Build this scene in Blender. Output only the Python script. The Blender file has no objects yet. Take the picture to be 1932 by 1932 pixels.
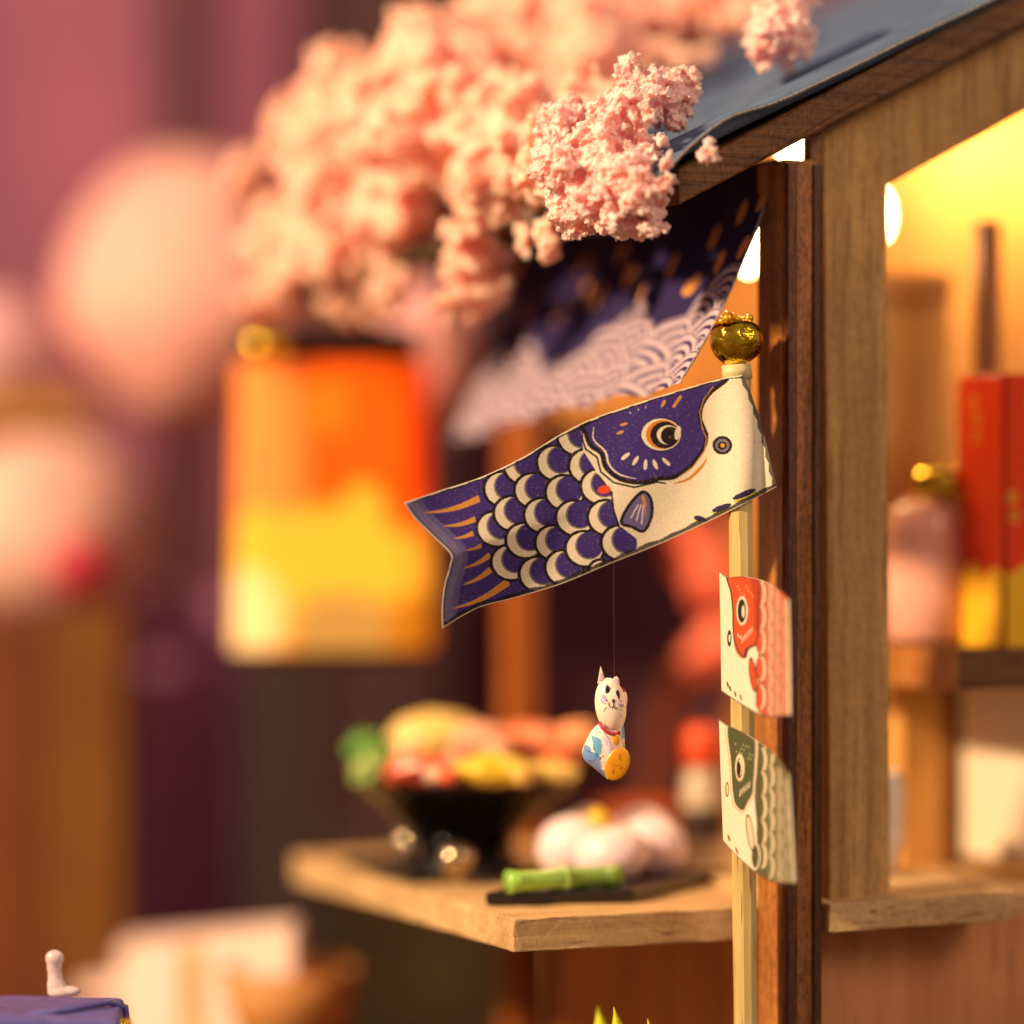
import bpy, bmesh, math, random
import numpy as np
from mathutils import Vector, Matrix, noise as mnoise

# ------------------------------------------------------------------ scene, camera, light
# One unit is ten centimetres: the place is a hand-built miniature stall.
scn = bpy.context.scene
scn.unit_settings.scale_length = 0.1
COL = scn.collection
YAW = math.radians(23.0)
LENS, SENS, W = 112.0, 36.0, 1932.0
DOFF = 0.667                                             # camera stands this much further back than the depth datum
F = LENS / SENS * W
EYE = 0.70
VIEW = Vector((math.sin(YAW), math.cos(YAW), 0)); RIGHT = Vector((math.cos(YAW), -math.sin(YAW), 0)); UP = Vector((0, 0, 1))
CAM = Vector((0, 0, EYE)) - VIEW * (2.14 + DOFF) - RIGHT * (582 / F * (2.14 + DOFF))
cam = bpy.data.cameras.new('camera'); cam.lens = LENS; cam.sensor_width = SENS
cam.clip_start = 0.02; cam.clip_end = 60
cam.dof.use_dof = True; cam.dof.focus_distance = 2.085 + DOFF; cam.dof.aperture_fstop = 0.62; cam.dof.aperture_blades = 0
camo = bpy.data.objects.new('camera', cam); COL.objects.link(camo)
camo.location = CAM; camo.rotation_euler = (math.radians(90), 0, -YAW)
scn.camera = camo

world = bpy.data.worlds.new('World'); scn.world = world; world.use_nodes = True
bg = world.node_tree.nodes['Background']; bg.inputs[0].default_value = (0.66, 0.46, 0.42, 1); bg.inputs[1].default_value = 0.48
scn.view_settings.view_transform = 'Standard'; scn.view_settings.look = 'None'
scn.view_settings.exposure = 0.0; scn.view_settings.gamma = 1.0

def area_light(name, loc, target, size, power, color):
    l = bpy.data.lights.new(name, 'AREA'); l.shape = 'DISK'; l.size = size; l.energy = power; l.color = color
    o = bpy.data.objects.new(name, l); COL.objects.link(o); o.location = loc
    o.rotation_euler = (Vector(target) - Vector(loc)).to_track_quat('-Z', 'Y').to_euler()
    return o
MID = Vector((-0.1, 0.1, EYE))
area_light('key_lamp', MID + Vector((-0.88, -0.08, 0.46)) * 5.0, MID, 0.45, 520, (1.0, 0.70, 0.40))
area_light('fill_lamp', MID + Vector((0.35, -0.85, 0.55)) * 5.0, MID, 2.5, 105, (1.0, 0.76, 0.50))

# ------------------------------------------------------------------ helpers
def pt(u, v, d):
    d = d + DOFF
    return CAM + VIEW * d + RIGHT * ((u - 966) / F * d) + UP * ((966 - v) / F * d)
def _ray(u, v):
    return VIEW + RIGHT * ((u - 966) / F) + UP * ((966 - v) / F)
def onX(u, v, x):
    r = _ray(u, v); return CAM + r * ((x - CAM.x) / r.x)
def onY(u, v, y):
    r = _ray(u, v); return CAM + r * ((y - CAM.y) / r.y)
def onZ(u, v, z):
    r = _ray(u, v); return CAM + r * ((z - CAM.z) / r.z)
def px(n, d):
    return n / F * (d + DOFF)
def depth(p):
    return (Vector(p) - CAM).dot(VIEW) - DOFF

def lin(c):
    c = np.asarray(c, float) / 255.0
    return np.where(c <= 0.04045, c / 12.92, ((c + 0.055) / 1.055) ** 2.4)
def L4(c):
    a = lin(c); return (float(a[0]), float(a[1]), float(a[2]), 1.0)

def thing(name, label, cat, loc, group=None):
    o = bpy.data.objects.new(name, None); COL.objects.link(o)
    o.location = loc; o.empty_display_size = 0.02
    o['label'] = label; o['category'] = cat
    if group: o['group'] = group
    return o
def tag(o, label, cat, group=None):
    o['label'] = label; o['category'] = cat
    if group: o['group'] = group
    return o
def attach(o, parent):
    if parent is not None:
        o.parent = parent
        if parent.type == 'EMPTY':
            o.matrix_parent_inverse = Matrix.Translation(-Vector(parent.location))
    return o
def link(name, me, mat, parent=None, smooth=False):
    if mat is not None: me.materials.append(mat)
    if smooth: me.polygons.foreach_set('use_smooth', [True] * len(me.polygons))
    o = bpy.data.objects.new(name, me); COL.objects.link(o)
    return attach(o, parent)
def from_bm(name, bm, mat, parent=None, smooth=False):
    bmesh.ops.recalc_face_normals(bm, faces=bm.faces)
    me = bpy.data.meshes.new(name); bm.to_mesh(me); bm.free()
    return link(name, me, mat, parent, smooth)
def structure(o):
    o['kind'] = 'structure'; return o

def bm_prism(pts, ext, bevel=0.0, seg=2):
    """closed polygon of 3D points extruded by a vector"""
    bm = bmesh.new(); ext = Vector(ext)
    a = [bm.verts.new(Vector(p)) for p in pts]; b = [bm.verts.new(Vector(p) + ext) for p in pts]
    n = len(a)
    bm.faces.new(a); bm.faces.new(b[::-1])
    for i in range(n): bm.faces.new((a[i], b[i], b[(i + 1) % n], a[(i + 1) % n]))
    bmesh.ops.recalc_face_normals(bm, faces=bm.faces)
    if bevel: bmesh.ops.bevel(bm, geom=bm.edges[:], offset=bevel, segments=seg, affect='EDGES', profile=0.6)
    return bm
def bm_box(x0, x1, y0, y1, z0, z1, bevel=0.0, seg=2):
    return bm_prism([(x0, y0, z0), (x1, y0, z0), (x1, y1, z0), (x0, y1, z0)], (0, 0, z1 - z0), bevel, seg)
def roughen(bm, amp, scale, cuts=0, seed=0):
    if cuts: bmesh.ops.subdivide_edges(bm, edges=bm.edges[:], cuts=cuts, use_grid_fill=True)
    off = Vector((seed * 3.1, seed * 1.7, seed))
    for v in bm.verts:
        v.co += amp * mnoise.noise_vector(v.co * scale + off)
    return bm
def rag(bm, amp, freq, step=0.006, seed=0):
    """hand-cut edges: long edges get points every 'step' and a little irregularity"""
    for e in [e for e in bm.edges if e.calc_length() > step * 3]:
        bmesh.ops.subdivide_edges(bm, edges=[e], cuts=max(1, min(160, int(e.calc_length() / step))))
    off = Vector((seed * 3.1, seed * 1.7, seed))
    for v in bm.verts:
        v.co += amp * mnoise.noise_vector(v.co * freq + off) + 0.6 * amp * mnoise.noise_vector(v.co * freq * 3.3 + off)
    return bm
def bm_lathe(profile, center, seg=48, axis_tilt=None):
    bm = bmesh.new(); c = Vector(center); rows = []
    for r, z in profile:
        if r < 1e-6: rows.append([bm.verts.new(c + Vector((0, 0, z)))])
        else: rows.append([bm.verts.new(c + Vector((r * math.cos(2 * math.pi * k / seg), r * math.sin(2 * math.pi * k / seg), z))) for k in range(seg)])
    for a, b in zip(rows, rows[1:]):
        for k in range(seg):
            k2 = (k + 1) % seg
            if len(a) == 1 and len(b) == 1: continue
            if len(a) == 1: bm.faces.new((a[0], b[k2], b[k]))
            elif len(b) == 1: bm.faces.new((a[k], a[k2], b[0]))
            else: bm.faces.new((a[k], a[k2], b[k2], b[k]))
    return bm
def bm_blob(center, rad, seed=0, amp=0.0, freq=3.0, sub=4, M=None):
    bm = bmesh.new(); bmesh.ops.create_icosphere(bm, subdivisions=sub, radius=1.0)
    rad = Vector(rad) if not isinstance(rad, (int, float)) else Vector((rad, rad, rad))
    off = Vector((seed * 7.3, seed * 2.9, seed * 5.1))
    for v in bm.verts:
        n = v.co.normalized()
        k = 1 + amp * mnoise.noise(n * freq + off)
        p = Vector((n.x * rad.x * k, n.y * rad.y * k, n.z * rad.z * k))
        if M is not None: p = M @ p
        v.co = p + Vector(center)
    return bm
def bm_tube(path, radii, seg=12, caps=True):
    bm = bmesh.new(); path = [Vector(p) for p in path]; rows = []
    if isinstance(radii, (int, float)): radii = [radii] * len(path)
    up = Vector((0.13, 0.31, 0.94))
    for i, p in enumerate(path):
        t = (path[min(i + 1, len(path) - 1)] - path[max(i - 1, 0)]).normalized()
        if abs(t.dot(up)) > 0.95: up = Vector((1, 0.2, 0)).normalized()
        a = t.cross(up).normalized(); b = t.cross(a).normalized()
        rows.append([bm.verts.new(p + radii[i] * (a * math.cos(2 * math.pi * k / seg) + b * math.sin(2 * math.pi * k / seg))) for k in range(seg)])
    for a, b in zip(rows, rows[1:]):
        for k in range(seg): bm.faces.new((a[k], a[(k + 1) % seg], b[(k + 1) % seg], b[k]))
    if caps: bm.faces.new(rows[0]); bm.faces.new(rows[-1][::-1])
    return bm
CAMBASIS = Matrix((RIGHT, VIEW, UP)).transposed()      # columns: image right, away, up

# ------------------------------------------------------------------ materials
def newmat(name):
    m = bpy.data.materials.new(name); m.use_nodes = True
    nt = m.node_tree; return m, nt, nt.nodes['Principled BSDF']
def ramp(nt, fac, stops):
    r = nt.nodes.new('ShaderNodeValToRGB'); e = r.color_ramp.elements
    while len(e) < len(stops): e.new(0.5)
    for k, (p, c) in enumerate(stops): e[k].position = p; e[k].color = c
    nt.links.new(fac, r.inputs[0]); return r.outputs[0]
def coords(nt, scale):
    tc = nt.nodes.new('ShaderNodeTexCoord'); mp = nt.nodes.new('ShaderNodeMapping')
    mp.inputs['Scale'].default_value = scale; nt.links.new(tc.outputs['Object'], mp.inputs[0]); return mp.outputs[0]
def noise_tex(nt, vec, scale, detail=4, rough=0.55):
    n = nt.nodes.new('ShaderNodeTexNoise'); n.inputs['Scale'].default_value = scale
    n.inputs['Detail'].default_value = detail; n.inputs['Roughness'].default_value = rough
    nt.links.new(vec, n.inputs['Vector']); return n.outputs['Fac']
def bump(nt, bsdf, h, strength, dist):
    b = nt.nodes.new('ShaderNodeBump'); b.inputs['Strength'].default_value = strength; b.inputs['Distance'].default_value = dist
    nt.links.new(h, b.inputs['Height']); nt.links.new(b.outputs[0], bsdf.inputs['Normal'])
def mixc(nt, fac, a, b, mode='MIX'):
    n = nt.nodes.new('ShaderNodeMix'); n.data_type = 'RGBA'; n.blend_type = mode
    for s, v in ((n.inputs[0], fac), (n.inputs[6], a), (n.inputs[7], b)):
        if hasattr(v, 'is_linked'): nt.links.new(v, s)
        else: s.default_value = v
    return n.outputs[2]
def wood(name, dark, light, axis='Z', rough=0.6, fleck=0.35, gscale=1.0, bumpk=0.35, spec=0.3, speck=0.0):
    m, nt, b = newmat(name)
    st = {'X': (3, 60, 60), 'Y': (60, 3, 60), 'Z': (60, 60, 3)}[axis]
    v = coords(nt, tuple(s * gscale for s in st))
    n1 = noise_tex(nt, v, 1.0, 6, 0.62)
    c1 = ramp(nt, n1, [(0.30, L4(dark)), (0.68, L4(light))])
    st2 = {'X': (9, 190, 190), 'Y': (190, 9, 190), 'Z': (190, 190, 9)}[axis]
    v2 = coords(nt, tuple(s * gscale for s in st2))
    n2 = noise_tex(nt, v2, 1.0, 3, 0.5)
    c2 = ramp(nt, n2, [(0.28, (1 - fleck, (1 - fleck) * 0.96, (1 - fleck) * 0.93, 1)), (0.42, (1, 1, 1, 1))])
    st4 = {'X': (16, 420, 420), 'Y': (420, 16, 420), 'Z': (420, 420, 16)}[axis]
    n4 = noise_tex(nt, coords(nt, tuple(s * gscale for s in st4)), 1.0, 2, 0.5)
    c4 = ramp(nt, n4, [(0.30, (0.45, 0.38, 0.32, 1)), (0.36, (1, 1, 1, 1))])
    c2 = mixc(nt, 1.0, c2, c4, 'MULTIPLY')
    if speck:
        n5 = noise_tex(nt, coords(nt, (1, 1, 0.45)), 330, 4, 0.75)
        c2 = mixc(nt, speck, c2, mixc(nt, 1.0, c2, ramp(nt, n5, [(0.36, (0.35, 0.30, 0.26, 1)), (0.5, (0.95, 0.95, 0.95, 1)), (0.68, (1.5, 1.45, 1.4, 1))]), 'MULTIPLY'))
    v3 = coords(nt, (9, 9, 9)); n3 = noise_tex(nt, v3, 1.0, 3)
    c3 = ramp(nt, n3, [(0.3, (0.82, 0.80, 0.78, 1)), (0.7, (1.06, 1.05, 1.04, 1))])
    nt.links.new(mixc(nt, 1.0, mixc(nt, 1.0, c1, c2, 'MULTIPLY'), c3, 'MULTIPLY'), b.inputs['Base Color'])
    b.inputs['Roughness'].default_value = rough; b.inputs['Specular IOR Level'].default_value = spec
    bump(nt, b, n2, bumpk, 0.0015)
    return m
def plain(name, col, rough=0.5, metal=0.0, var=0.12, scale=30, coat=0.0, bumpk=0.0, spec=0.5, sss=0.0, sssr=(0.02, 0.008, 0.005)):
    m, nt, b = newmat(name)
    n = noise_tex(nt, coords(nt, (1, 1, 1)), scale, 4)
    c = np.asarray(col, float)
    nt.links.new(ramp(nt, n, [(0.25, L4(np.clip(c * (1 - var), 0, 255))), (0.75, L4(np.clip(c * (1 + var * 0.6), 0, 255)))]), b.inputs['Base Color'])
    b.inputs['Roughness'].default_value = rough; b.inputs['Metallic'].default_value = metal
    b.inputs['Coat Weight'].default_value = coat; b.inputs['Specular IOR Level'].default_value = spec
    if sss:
        b.inputs['Subsurface Weight'].default_value = sss; b.inputs['Subsurface Radius'].default_value = sssr; b.inputs['Subsurface Scale'].default_value = 1.0
    if bumpk: bump(nt, b, n, bumpk, 0.002)
    return m
def printed(name, rough=0.75, translucent=0.0, fibre=700, bumpk=0.25, emit=0.0):
    """paper or cloth carrying the print stored in the mesh's colour attribute"""
    m, nt, b = newmat(name)
    a = nt.nodes.new('ShaderNodeAttribute'); a.attribute_name = 'print'
    n = noise_tex(nt, coords(nt, (1, 1, 1)), fibre, 3, 0.7)
    g = ramp(nt, n, [(0.32, (0.88, 0.88, 0.88, 1)), (0.62, (1.04, 1.04, 1.04, 1))])
    c = mixc(nt, 1.0, a.outputs['Color'], g, 'MULTIPLY')
    nt.links.new(c, b.inputs['Base Color']); b.inputs['Roughness'].default_value = rough
    b.inputs['Specular IOR Level'].default_value = 0.2
    bump(nt, b, n, bumpk, 0.0008)
    if emit:
        nt.links.new(c, b.inputs['Emission Color']); b.inputs['Emission Strength'].default_value = emit
    if translucent:
        t = nt.nodes.new('ShaderNodeBsdfTranslucent'); nt.links.new(c, t.inputs[0])
        mx = nt.nodes.new('ShaderNodeMixShader'); mx.inputs[0].default_value = translucent
        nt.links.new(b.outputs[0], mx.inputs[1]); nt.links.new(t.outputs[0], mx.inputs[2])
        nt.links.new(mx.outputs[0], nt.nodes['Material Output'].inputs[0])
    return m
def glow(name, col, strength):
    m, nt, b = newmat(name)
    b.inputs['Base Color'].default_value = L4(col); b.inputs['Emission Color'].default_value = L4(col); b.inputs['Emission Strength'].default_value = strength
    return m

M_dark = wood('stained_wood', (104, 58, 22), (176, 110, 50), 'Z', 0.5, 0.4, 1.0, 0.8, 0.5, 0.9)
M_deep = wood('stained_wood_deep', (56, 28, 10), (110, 60, 26), 'Z', 0.5, 0.4, 1.0, 0.8, 0.5, 0.8)
M_darkX = wood('stained_wood_rake', (70, 42, 18), (132, 86, 42), 'X', 0.55, 0.45, 1.4, 0.8, 0.35, 0.7)
M_light = wood('bare_wood', (166, 124, 74), (206, 164, 106), 'Z', 0.7, 0.42, 0.8, 0.5, 0.25, 0.35)
M_lightX = wood('bare_wood_x', (188, 148, 100), (222, 186, 136), 'X', 0.65, 0.22, 0.8, 0.4, 0.25, 0.25)
M_warm = wood('honey_wood', (206, 140, 66), (240, 186, 104), 'Z', 0.6, 0.2, 0.6, 0.2)
M_warmX = wood('honey_wood_x', (176, 112, 58), (222, 160, 94), 'X', 0.55, 0.2, 0.6, 0.2)
M_lower = wood('lower_panel_wood', (212, 128, 58), (236, 156, 78), 'Z', 0.6, 0.2, 0.6, 0.2)
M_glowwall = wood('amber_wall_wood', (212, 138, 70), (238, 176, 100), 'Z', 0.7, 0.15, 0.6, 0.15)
M_litside = wood('lit_side_wood', (136, 82, 36), (190, 126, 62), 'Z', 0.4, 0.3, 1.0, 0.6, 0.5, 0.7)
M_bamboo = wood('bamboo', (178, 150, 84), (226, 202, 136), 'Z', 0.35, 0.15, 0.9, 0.15, 0.5)
M_black = plain('black_lacquer', (14, 11, 10), 0.2, 0, 0.2, 20, 0.15, 0, 0.35)
M_slate = plain('black_slate', (26, 22, 21), 0.28, 0, 0.3, 60, 0.2, 0.3)
M_gold = plain('gold_foil', (236, 190, 60), 0.14, 1.0, 0.25, 45, 0, 0.9)
M_white = plain('white_paint', (226, 214, 200), 0.5)
M_glint = plain('glint_bead_metal', (200, 180, 150), 0.12, 0.95, 0.1, 20)
M_glow = glow('bulb_and_wall_glow', (255, 226, 150), 26)

# ------------------------------------------------------------------ painter (print drawn on a fine mesh)
class Canvas:
    def __init__(s, x, y, base):
        s.x = x; s.y = y; s.c = np.zeros(x.shape + (3,)); s.c[...] = lin(base)
    def fill(s, mask, col, k=1.0):
        s.c[mask] = s.c[mask] * (1 - k) + lin(col) * k
    def ell(s, cx, cy, rx, ry, col, rot=0.0, k=1.0):
        s.fill(s.m_ell(cx, cy, rx, ry, rot), col, k)
    def m_ell(s, cx, cy, rx, ry, rot=0.0):
        dx = s.x - cx; dy = s.y - cy; c, n = math.cos(rot), math.sin(rot)
        return ((dx * c + dy * n) / rx) ** 2 + ((-dx * n + dy * c) / ry) ** 2 < 1
    def m_poly(s, p):
        ins = np.zeros(s.x.shape, bool); n = len(p)
        for i in range(n):
            x1, y1 = p[i]; x2, y2 = p[(i + 1) % n]
            if y1 == y2: continue
            cnd = (y1 > s.y) != (y2 > s.y)
            ins ^= cnd & (s.x < (x2 - x1) * (s.y - y1) / (y2 - y1) + x1)
        return ins
    def poly(s, p, col, k=1.0): s.fill(s.m_poly(p), col, k)
    def stroke(s, p, w, col, k=1.0, closed=False, taper=False):
        p = list(p) + ([p[0]] if closed else []); n = len(p) - 1
        for i in range(n):
            (x1, y1), (x2, y2) = p[i], p[i + 1]
            dx, dy = x2 - x1, y2 - y1; ll = dx * dx + dy * dy + 1e-9
            t = np.clip(((s.x - x1) * dx + (s.y - y1) * dy) / ll, 0, 1)
            d = np.hypot(s.x - x1 - t * dx, s.y - y1 - t * dy)
            ww = w / 2
            if taper: ww = w / 2 * np.sin(np.pi * np.clip((i + t) / n, 0.04, 0.96)) ** 0.6
            s.fill(d < ww, col, k)
    def wedge(s, a, b, w, col):
        (x1, y1), (x2, y2) = a, b
        dx, dy = x2 - x1, y2 - y1; l = math.hypot(dx, dy)
        t = ((s.x - x1) * dx + (s.y - y1) * dy) / l / l
        d = np.abs((s.x - x1) * -dy + (s.y - y1) * dx) / l
        bend = 0.06 * l * np.sin(np.pi * np.clip(t, 0, 1))
        d = np.abs(((s.x - x1) * -dy + (s.y - y1) * dx) / l - bend)
        s.fill((t > 0) & (t < 1) & (d < w / 2 * np.clip(t, 0, 1) ** 0.7), col)
def spline(p, n=8, closed=True):
    out = []; m = len(p)
    rng_ = range(m) if closed else range(m - 1)
    for i in rng_:
        g = (lambda k: p[k % m]) if closed else (lambda k: p[max(0, min(m - 1, k))])
        p0, p1, p2, p3 = map(np.array, (g(i - 1), g(i), g(i + 1), g(i + 2)))
        for j in range(n):
            t = j / n
            out.append(tuple(0.5 * (2 * p1 + (p2 - p0) * t + (2 * p0 - 5 * p1 + 4 * p2 - p3) * t * t + (3 * p1 - p0 - 3 * p2 + p3) * t ** 3)))
    if not closed: out.append(tuple(p[-1]))
    return out
def curve_eval(p, t):
    """arc-length evaluation of a smooth open polyline at t in [0,1]"""
    q = np.array(spline(p, 10, closed=False), float)
    s = np.r_[0, np.cumsum(np.hypot(*np.diff(q, axis=0).T))]; s /= s[-1]
    return np.stack([np.interp(t, s, q[:, k]) for k in range(q.shape[1])], -1)
def coons(top, bottom, left, right, nu, nv):
    u = np.linspace(0, 1, nu); v = np.linspace(0, 1, nv)
    T, B, Lf, R = curve_eval(top, u), curve_eval(bottom, u), curve_eval(left, v), curve_eval(right, v)
    U = u[:, None, None]; V = v[None, :, None]
    P = (1 - V) * T[:, None] + V * B[:, None] + (1 - U) * Lf[None] + U * R[None] - (
        (1 - U) * (1 - V) * T[0] + U * (1 - V) * T[-1] + (1 - U) * V * B[0] + U * V * B[-1])
    return P, u, v
def sheet(name, P, colors, mat, parent, thick, away):
    """a thin printed sheet: P (nu,nv,3) front points, back offset by thick along 'away', rim closed"""
    nu, nv = P.shape[:2]; A = np.array(away)
    Q = P + A * thick
    verts = np.concatenate([P.reshape(-1, 3), Q.reshape(-1, 3)])
    idx = np.arange(nu * nv).reshape(nu, nv); o = nu * nv
    a, b, c, d = idx[:-1, :-1], idx[1:, :-1], idx[1:, 1:], idx[:-1, 1:]
    f1 = np.stack([a, d, c, b], -1).reshape(-1, 4); f2 = np.stack([a, b, c, d], -1).reshape(-1, 4) + o
    rim = []
    for e in (idx[:, 0], idx[::-1, -1], idx[0, ::-1], idx[-1, :]):
        rim.append(np.stack([e[:-1], e[1:], e[1:] + o, e[:-1] + o], -1))
    faces = np.concatenate([f1, f2] + rim)
    me = bpy.data.meshes.new(name)
    me.vertices.add(len(verts)); me.vertices.foreach_set('co', verts.ravel())
    me.loops.add(faces.size); me.loops.foreach_set('vertex_index', faces.ravel().astype(np.int32))
    me.polygons.add(len(faces)); me.polygons.foreach_set('loop_start', np.arange(0, faces.size, 4, dtype=np.int32))
    me.polygons.foreach_set('loop_total', np.full(len(faces), 4, np.int32))
    me.update(); me.validate()
    at = me.color_attributes.new('print', 'FLOAT_COLOR', 'POINT')
    cc = np.ones((len(verts), 4)); cc[:o, :3] = colors[0].reshape(-1, 3); cc[o:, :3] = colors[1].reshape(-1, 3) if hasattr(colors[1], 'reshape') and np.ndim(colors[1]) == 3 else colors[1]
    at.data.foreach_set('color', cc.ravel())
    return link(name, me, mat, parent, True)
def unproject(U, V, D):
    D = D + DOFF; c = np.array(CAM); vw, r = np.array(VIEW), np.array(RIGHT)
    return c + vw * D[..., None] + r * ((U - 966) / F * D)[..., None] + np.array([0, 0, 1.0]) * ((966 - V) / F * D)[..., None]

# ------------------------------------------------------------------ the setting
def sheet_simple(name, pts, mat):
    bm = bmesh.new(); bm.faces.new([bm.verts.new(p) for p in pts]); return from_bm(name, bm, mat)
M_ground = plain('ground_card', (86, 70, 50), 0.9, 0, 0.35, 6, 0, 0.4)
g = bm_box(-6, 8, -3, 9, -0.06, 0.0)
structure(from_bm('ground', g, M_ground))
# a mauve cloth backdrop, softly folded, standing well behind the stall
M_back = plain('mauve_cloth', (132, 72, 98), 0.85, 0, 0.25, 1.6, 0, 0.2)
bm = bmesh.new(); nx, nz = 160, 12; rows = []
for i in range(nx + 1):
    u = -1500 + 5200 * i / nx; col_ = []
    for j in range(nz + 1):
        d = 4.7 + 0.02 * math.sin(i * 0.55) + 0.07 * math.sin(i * 0.17 + 1)
        p = pt(u, 966, d); p.z = -0.02 + 3.4 * j / nz; col_.append(bm.verts.new(p))
    rows.append(col_)
for i in range(nx):
    for j in range(nz): bm.faces.new((rows[i][j], rows[i + 1][j], rows[i + 1][j + 1], rows[i][j + 1]))
structure(from_bm('backdrop', bm, M_back, None, True))

# ------------------------------------------------------------------ the stall
stall = thing('market_stall', 'miniature wooden food stall with slate-blue roof, dark posts and glowing inside', 'stall', (0.2, 0.22, 0.0))
Y_POST = -0.008
# dark corner post: left face and face towards us
a = onY(1481, 300, Y_POST); bR = onY(1549, 300, Y_POST)
PX0, PX1 = a.x, bR.x; PZ = a.z
bm = bm_box(PX0, PX1, Y_POST, Y_POST + 0.050, 0.0, PZ, 0.0012)
from_bm('corner_post', rag(bm, 0.0007, 120, 0.005), M_dark, stall)
from_bm('lit_post_side', bm_box(PX0 - 0.0015, PX0 - 0.0002, Y_POST + 0.003, Y_POST + 0.049, 0.001, PZ - 0.002, 0.0004), M_litside, stall)  # lighter strip: light falling on the left face put into the colour
# two raised battens on the face of the post
for (u0, u1, dy) in ((1481, 1499, 0.005), (1532, 1547, 0.003)):
    x0, x1 = onY(u0, 900, Y_POST).x, onY(u1, 900, Y_POST).x
    from_bm('post_batten', rag(bm_box(x0 + 0.0004, x1, Y_POST - dy, Y_POST + 0.001, 0.001, PZ - 0.004, 0.0008), 0.0005, 140, 0.004, u0), M_deep, stall)
# upper stub of the post behind the battens, reaching the rake board
s0, s1 = onY(1529, 270, 0.005).x, onY(1552, 270, 0.005).x
from_bm('post_stub', bm_box(s0, s1, 0.005, 0.02, PZ - 0.02, onY(1540, 225, 0.0).z, 0.0008), M_dark, stall)

# light gable frame with the window opening (one sawn sheet)
YG = 0.010
G = lambda u, v: onY(u, v, YG)
gp = [G(1553, 255), G(2300, -190), G(2300, 15), G(1672, 351), G(1680, 1702), G(1566, 1702)]
from_bm('gable_frame', rag(bm_prism(gp, (0, 0.022, 0), 0.0010), 0.0005, 110), M_light, stall)
for u0, v0, v1 in ((1802, 120, 252), (1702, 196, 330)):           # scored joints in the sheet
    p0, p1 = onY(u0, v0, YG - 0.0004), onY(u0 + 1, v1, YG - 0.0004)
    from_bm('score_line', bm_prism([p0, p0 + Vector((0.0009, 0, 0)), p1 + Vector((0.0007, 0, 0)), p1], (0, 0.0006, 0)), M_dark, stall)

# rake board (dark fascia) under the roof
YR = -0.028
Rk = lambda u, v: onY(u, v, YR)
rp = [Rk(1278, 322), Rk(2300, -215), Rk(2300, -150), Rk(1282, 386)]
from_bm('rake_board', rag(bm_prism(rp, (0, 0.03, 0), 0.0015), 0.0007, 110), M_darkX, stall)
rp2 = [Rk(1560, 238), Rk(2300, -160), Rk(2300, -139), Rk(1560, 252)]
from_bm('rake_moulding', bm_prism([p + Vector((0, 0.012, 0)) for p in rp2], (0, 0.02, 0), 0.0008), M_darkX, stall)

# roof: corrugated slate-blue sheet, ribs running down the slope, front lip curled
M_roof, nt, b = newmat('slate_blue_roof')
n = noise_tex(nt, coords(nt, (20, 140, 20)), 1.0, 5, 0.65)
nt.links.new(ramp(nt, n, [(0.3, L4((66, 84, 116))), (0.7, L4((98, 114, 142)))]), b.inputs['Base Color'])
b.inputs['Roughness'].default_value = 0.8; b.inputs['Specular IOR Level'].default_value = 0.25
n2 = noise_tex(nt, coords(nt, (900, 260, 900)), 1.0, 2); bump(nt, b, n2, 0.4, 0.0012)
RY0 = -0.040
E0 = onY(1232, 318, RY0); E1 = onY(1905, -8, RY0)
slope = (E1.z - E0.z) / (E1.x - E0.x); SL = math.atan(slope)
SDIR = Vector((math.cos(SL), 0, math.sin(SL))); SN = Vector((-math.sin(SL), 0, math.cos(SL)))
def roof_h(y, s):
    yy = y - RY0
    k = (yy - 0.048) / 0.085; k -= round(k)
    h = 0.011 * math.exp(-(k * 0.085 / 0.016) ** 2)
    lip = math.exp(-(yy / 0.011) ** 2)
    h += lip * (0.006 + 0.007 * math.exp(-((s - 0.085) / 0.035) ** 2) - 0.012 * math.exp(-(s / 0.03) ** 2))
    h += 0.0006 * mnoise.noise(Vector((s * 14, y * 30, 3.3)))
    return h
NS, NY = 90, 240; P = np.zeros((NS, NY, 3))
for i in range(NS):
    s = 1.15 * i / (NS - 1)
    for j in range(NY):
        y = RY0 + 0.78 * (j / (NY - 1)) ** 1.3
        q = E0 + SDIR * s + SN * (roof_h(y, s)); q.y = y + 0.004 * mnoise.noise(Vector((s * 9, 1, 2))) * math.exp(-((y - RY0) / 0.02) ** 2)
        P[i, j] = q
white_ = np.ones((NS, NY, 3))
from_roof = sheet('roof_sheet', P, (white_, white_), M_roof, stall, 0.0045, -np.array(SN))
from_bm('roof_edge', bm_tube([Vector(P[i, 0]) - SN * 0.0022 + Vector((0, -0.0006, 0)) for i in range(NS)], 0.0014, 8), plain('cut_edge', (124, 120, 114), 0.85, 0, 0.4, 400, 0, 0.6), stall, True)
# roof deck board below the sheet
deck = [E0 + SDIR * 0.02 - SN * 0.012, E0 + SDIR * 1.1 - SN * 0.012, E0 + SDIR * 1.1 - SN * 0.020, E0 + SDIR * 0.02 - SN * 0.020]
from_bm('roof_deck', bm_prism([Vector((p.x, -0.012, p.z)) for p in deck], (0, 0.68, 0)), M_darkX, stall)

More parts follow.
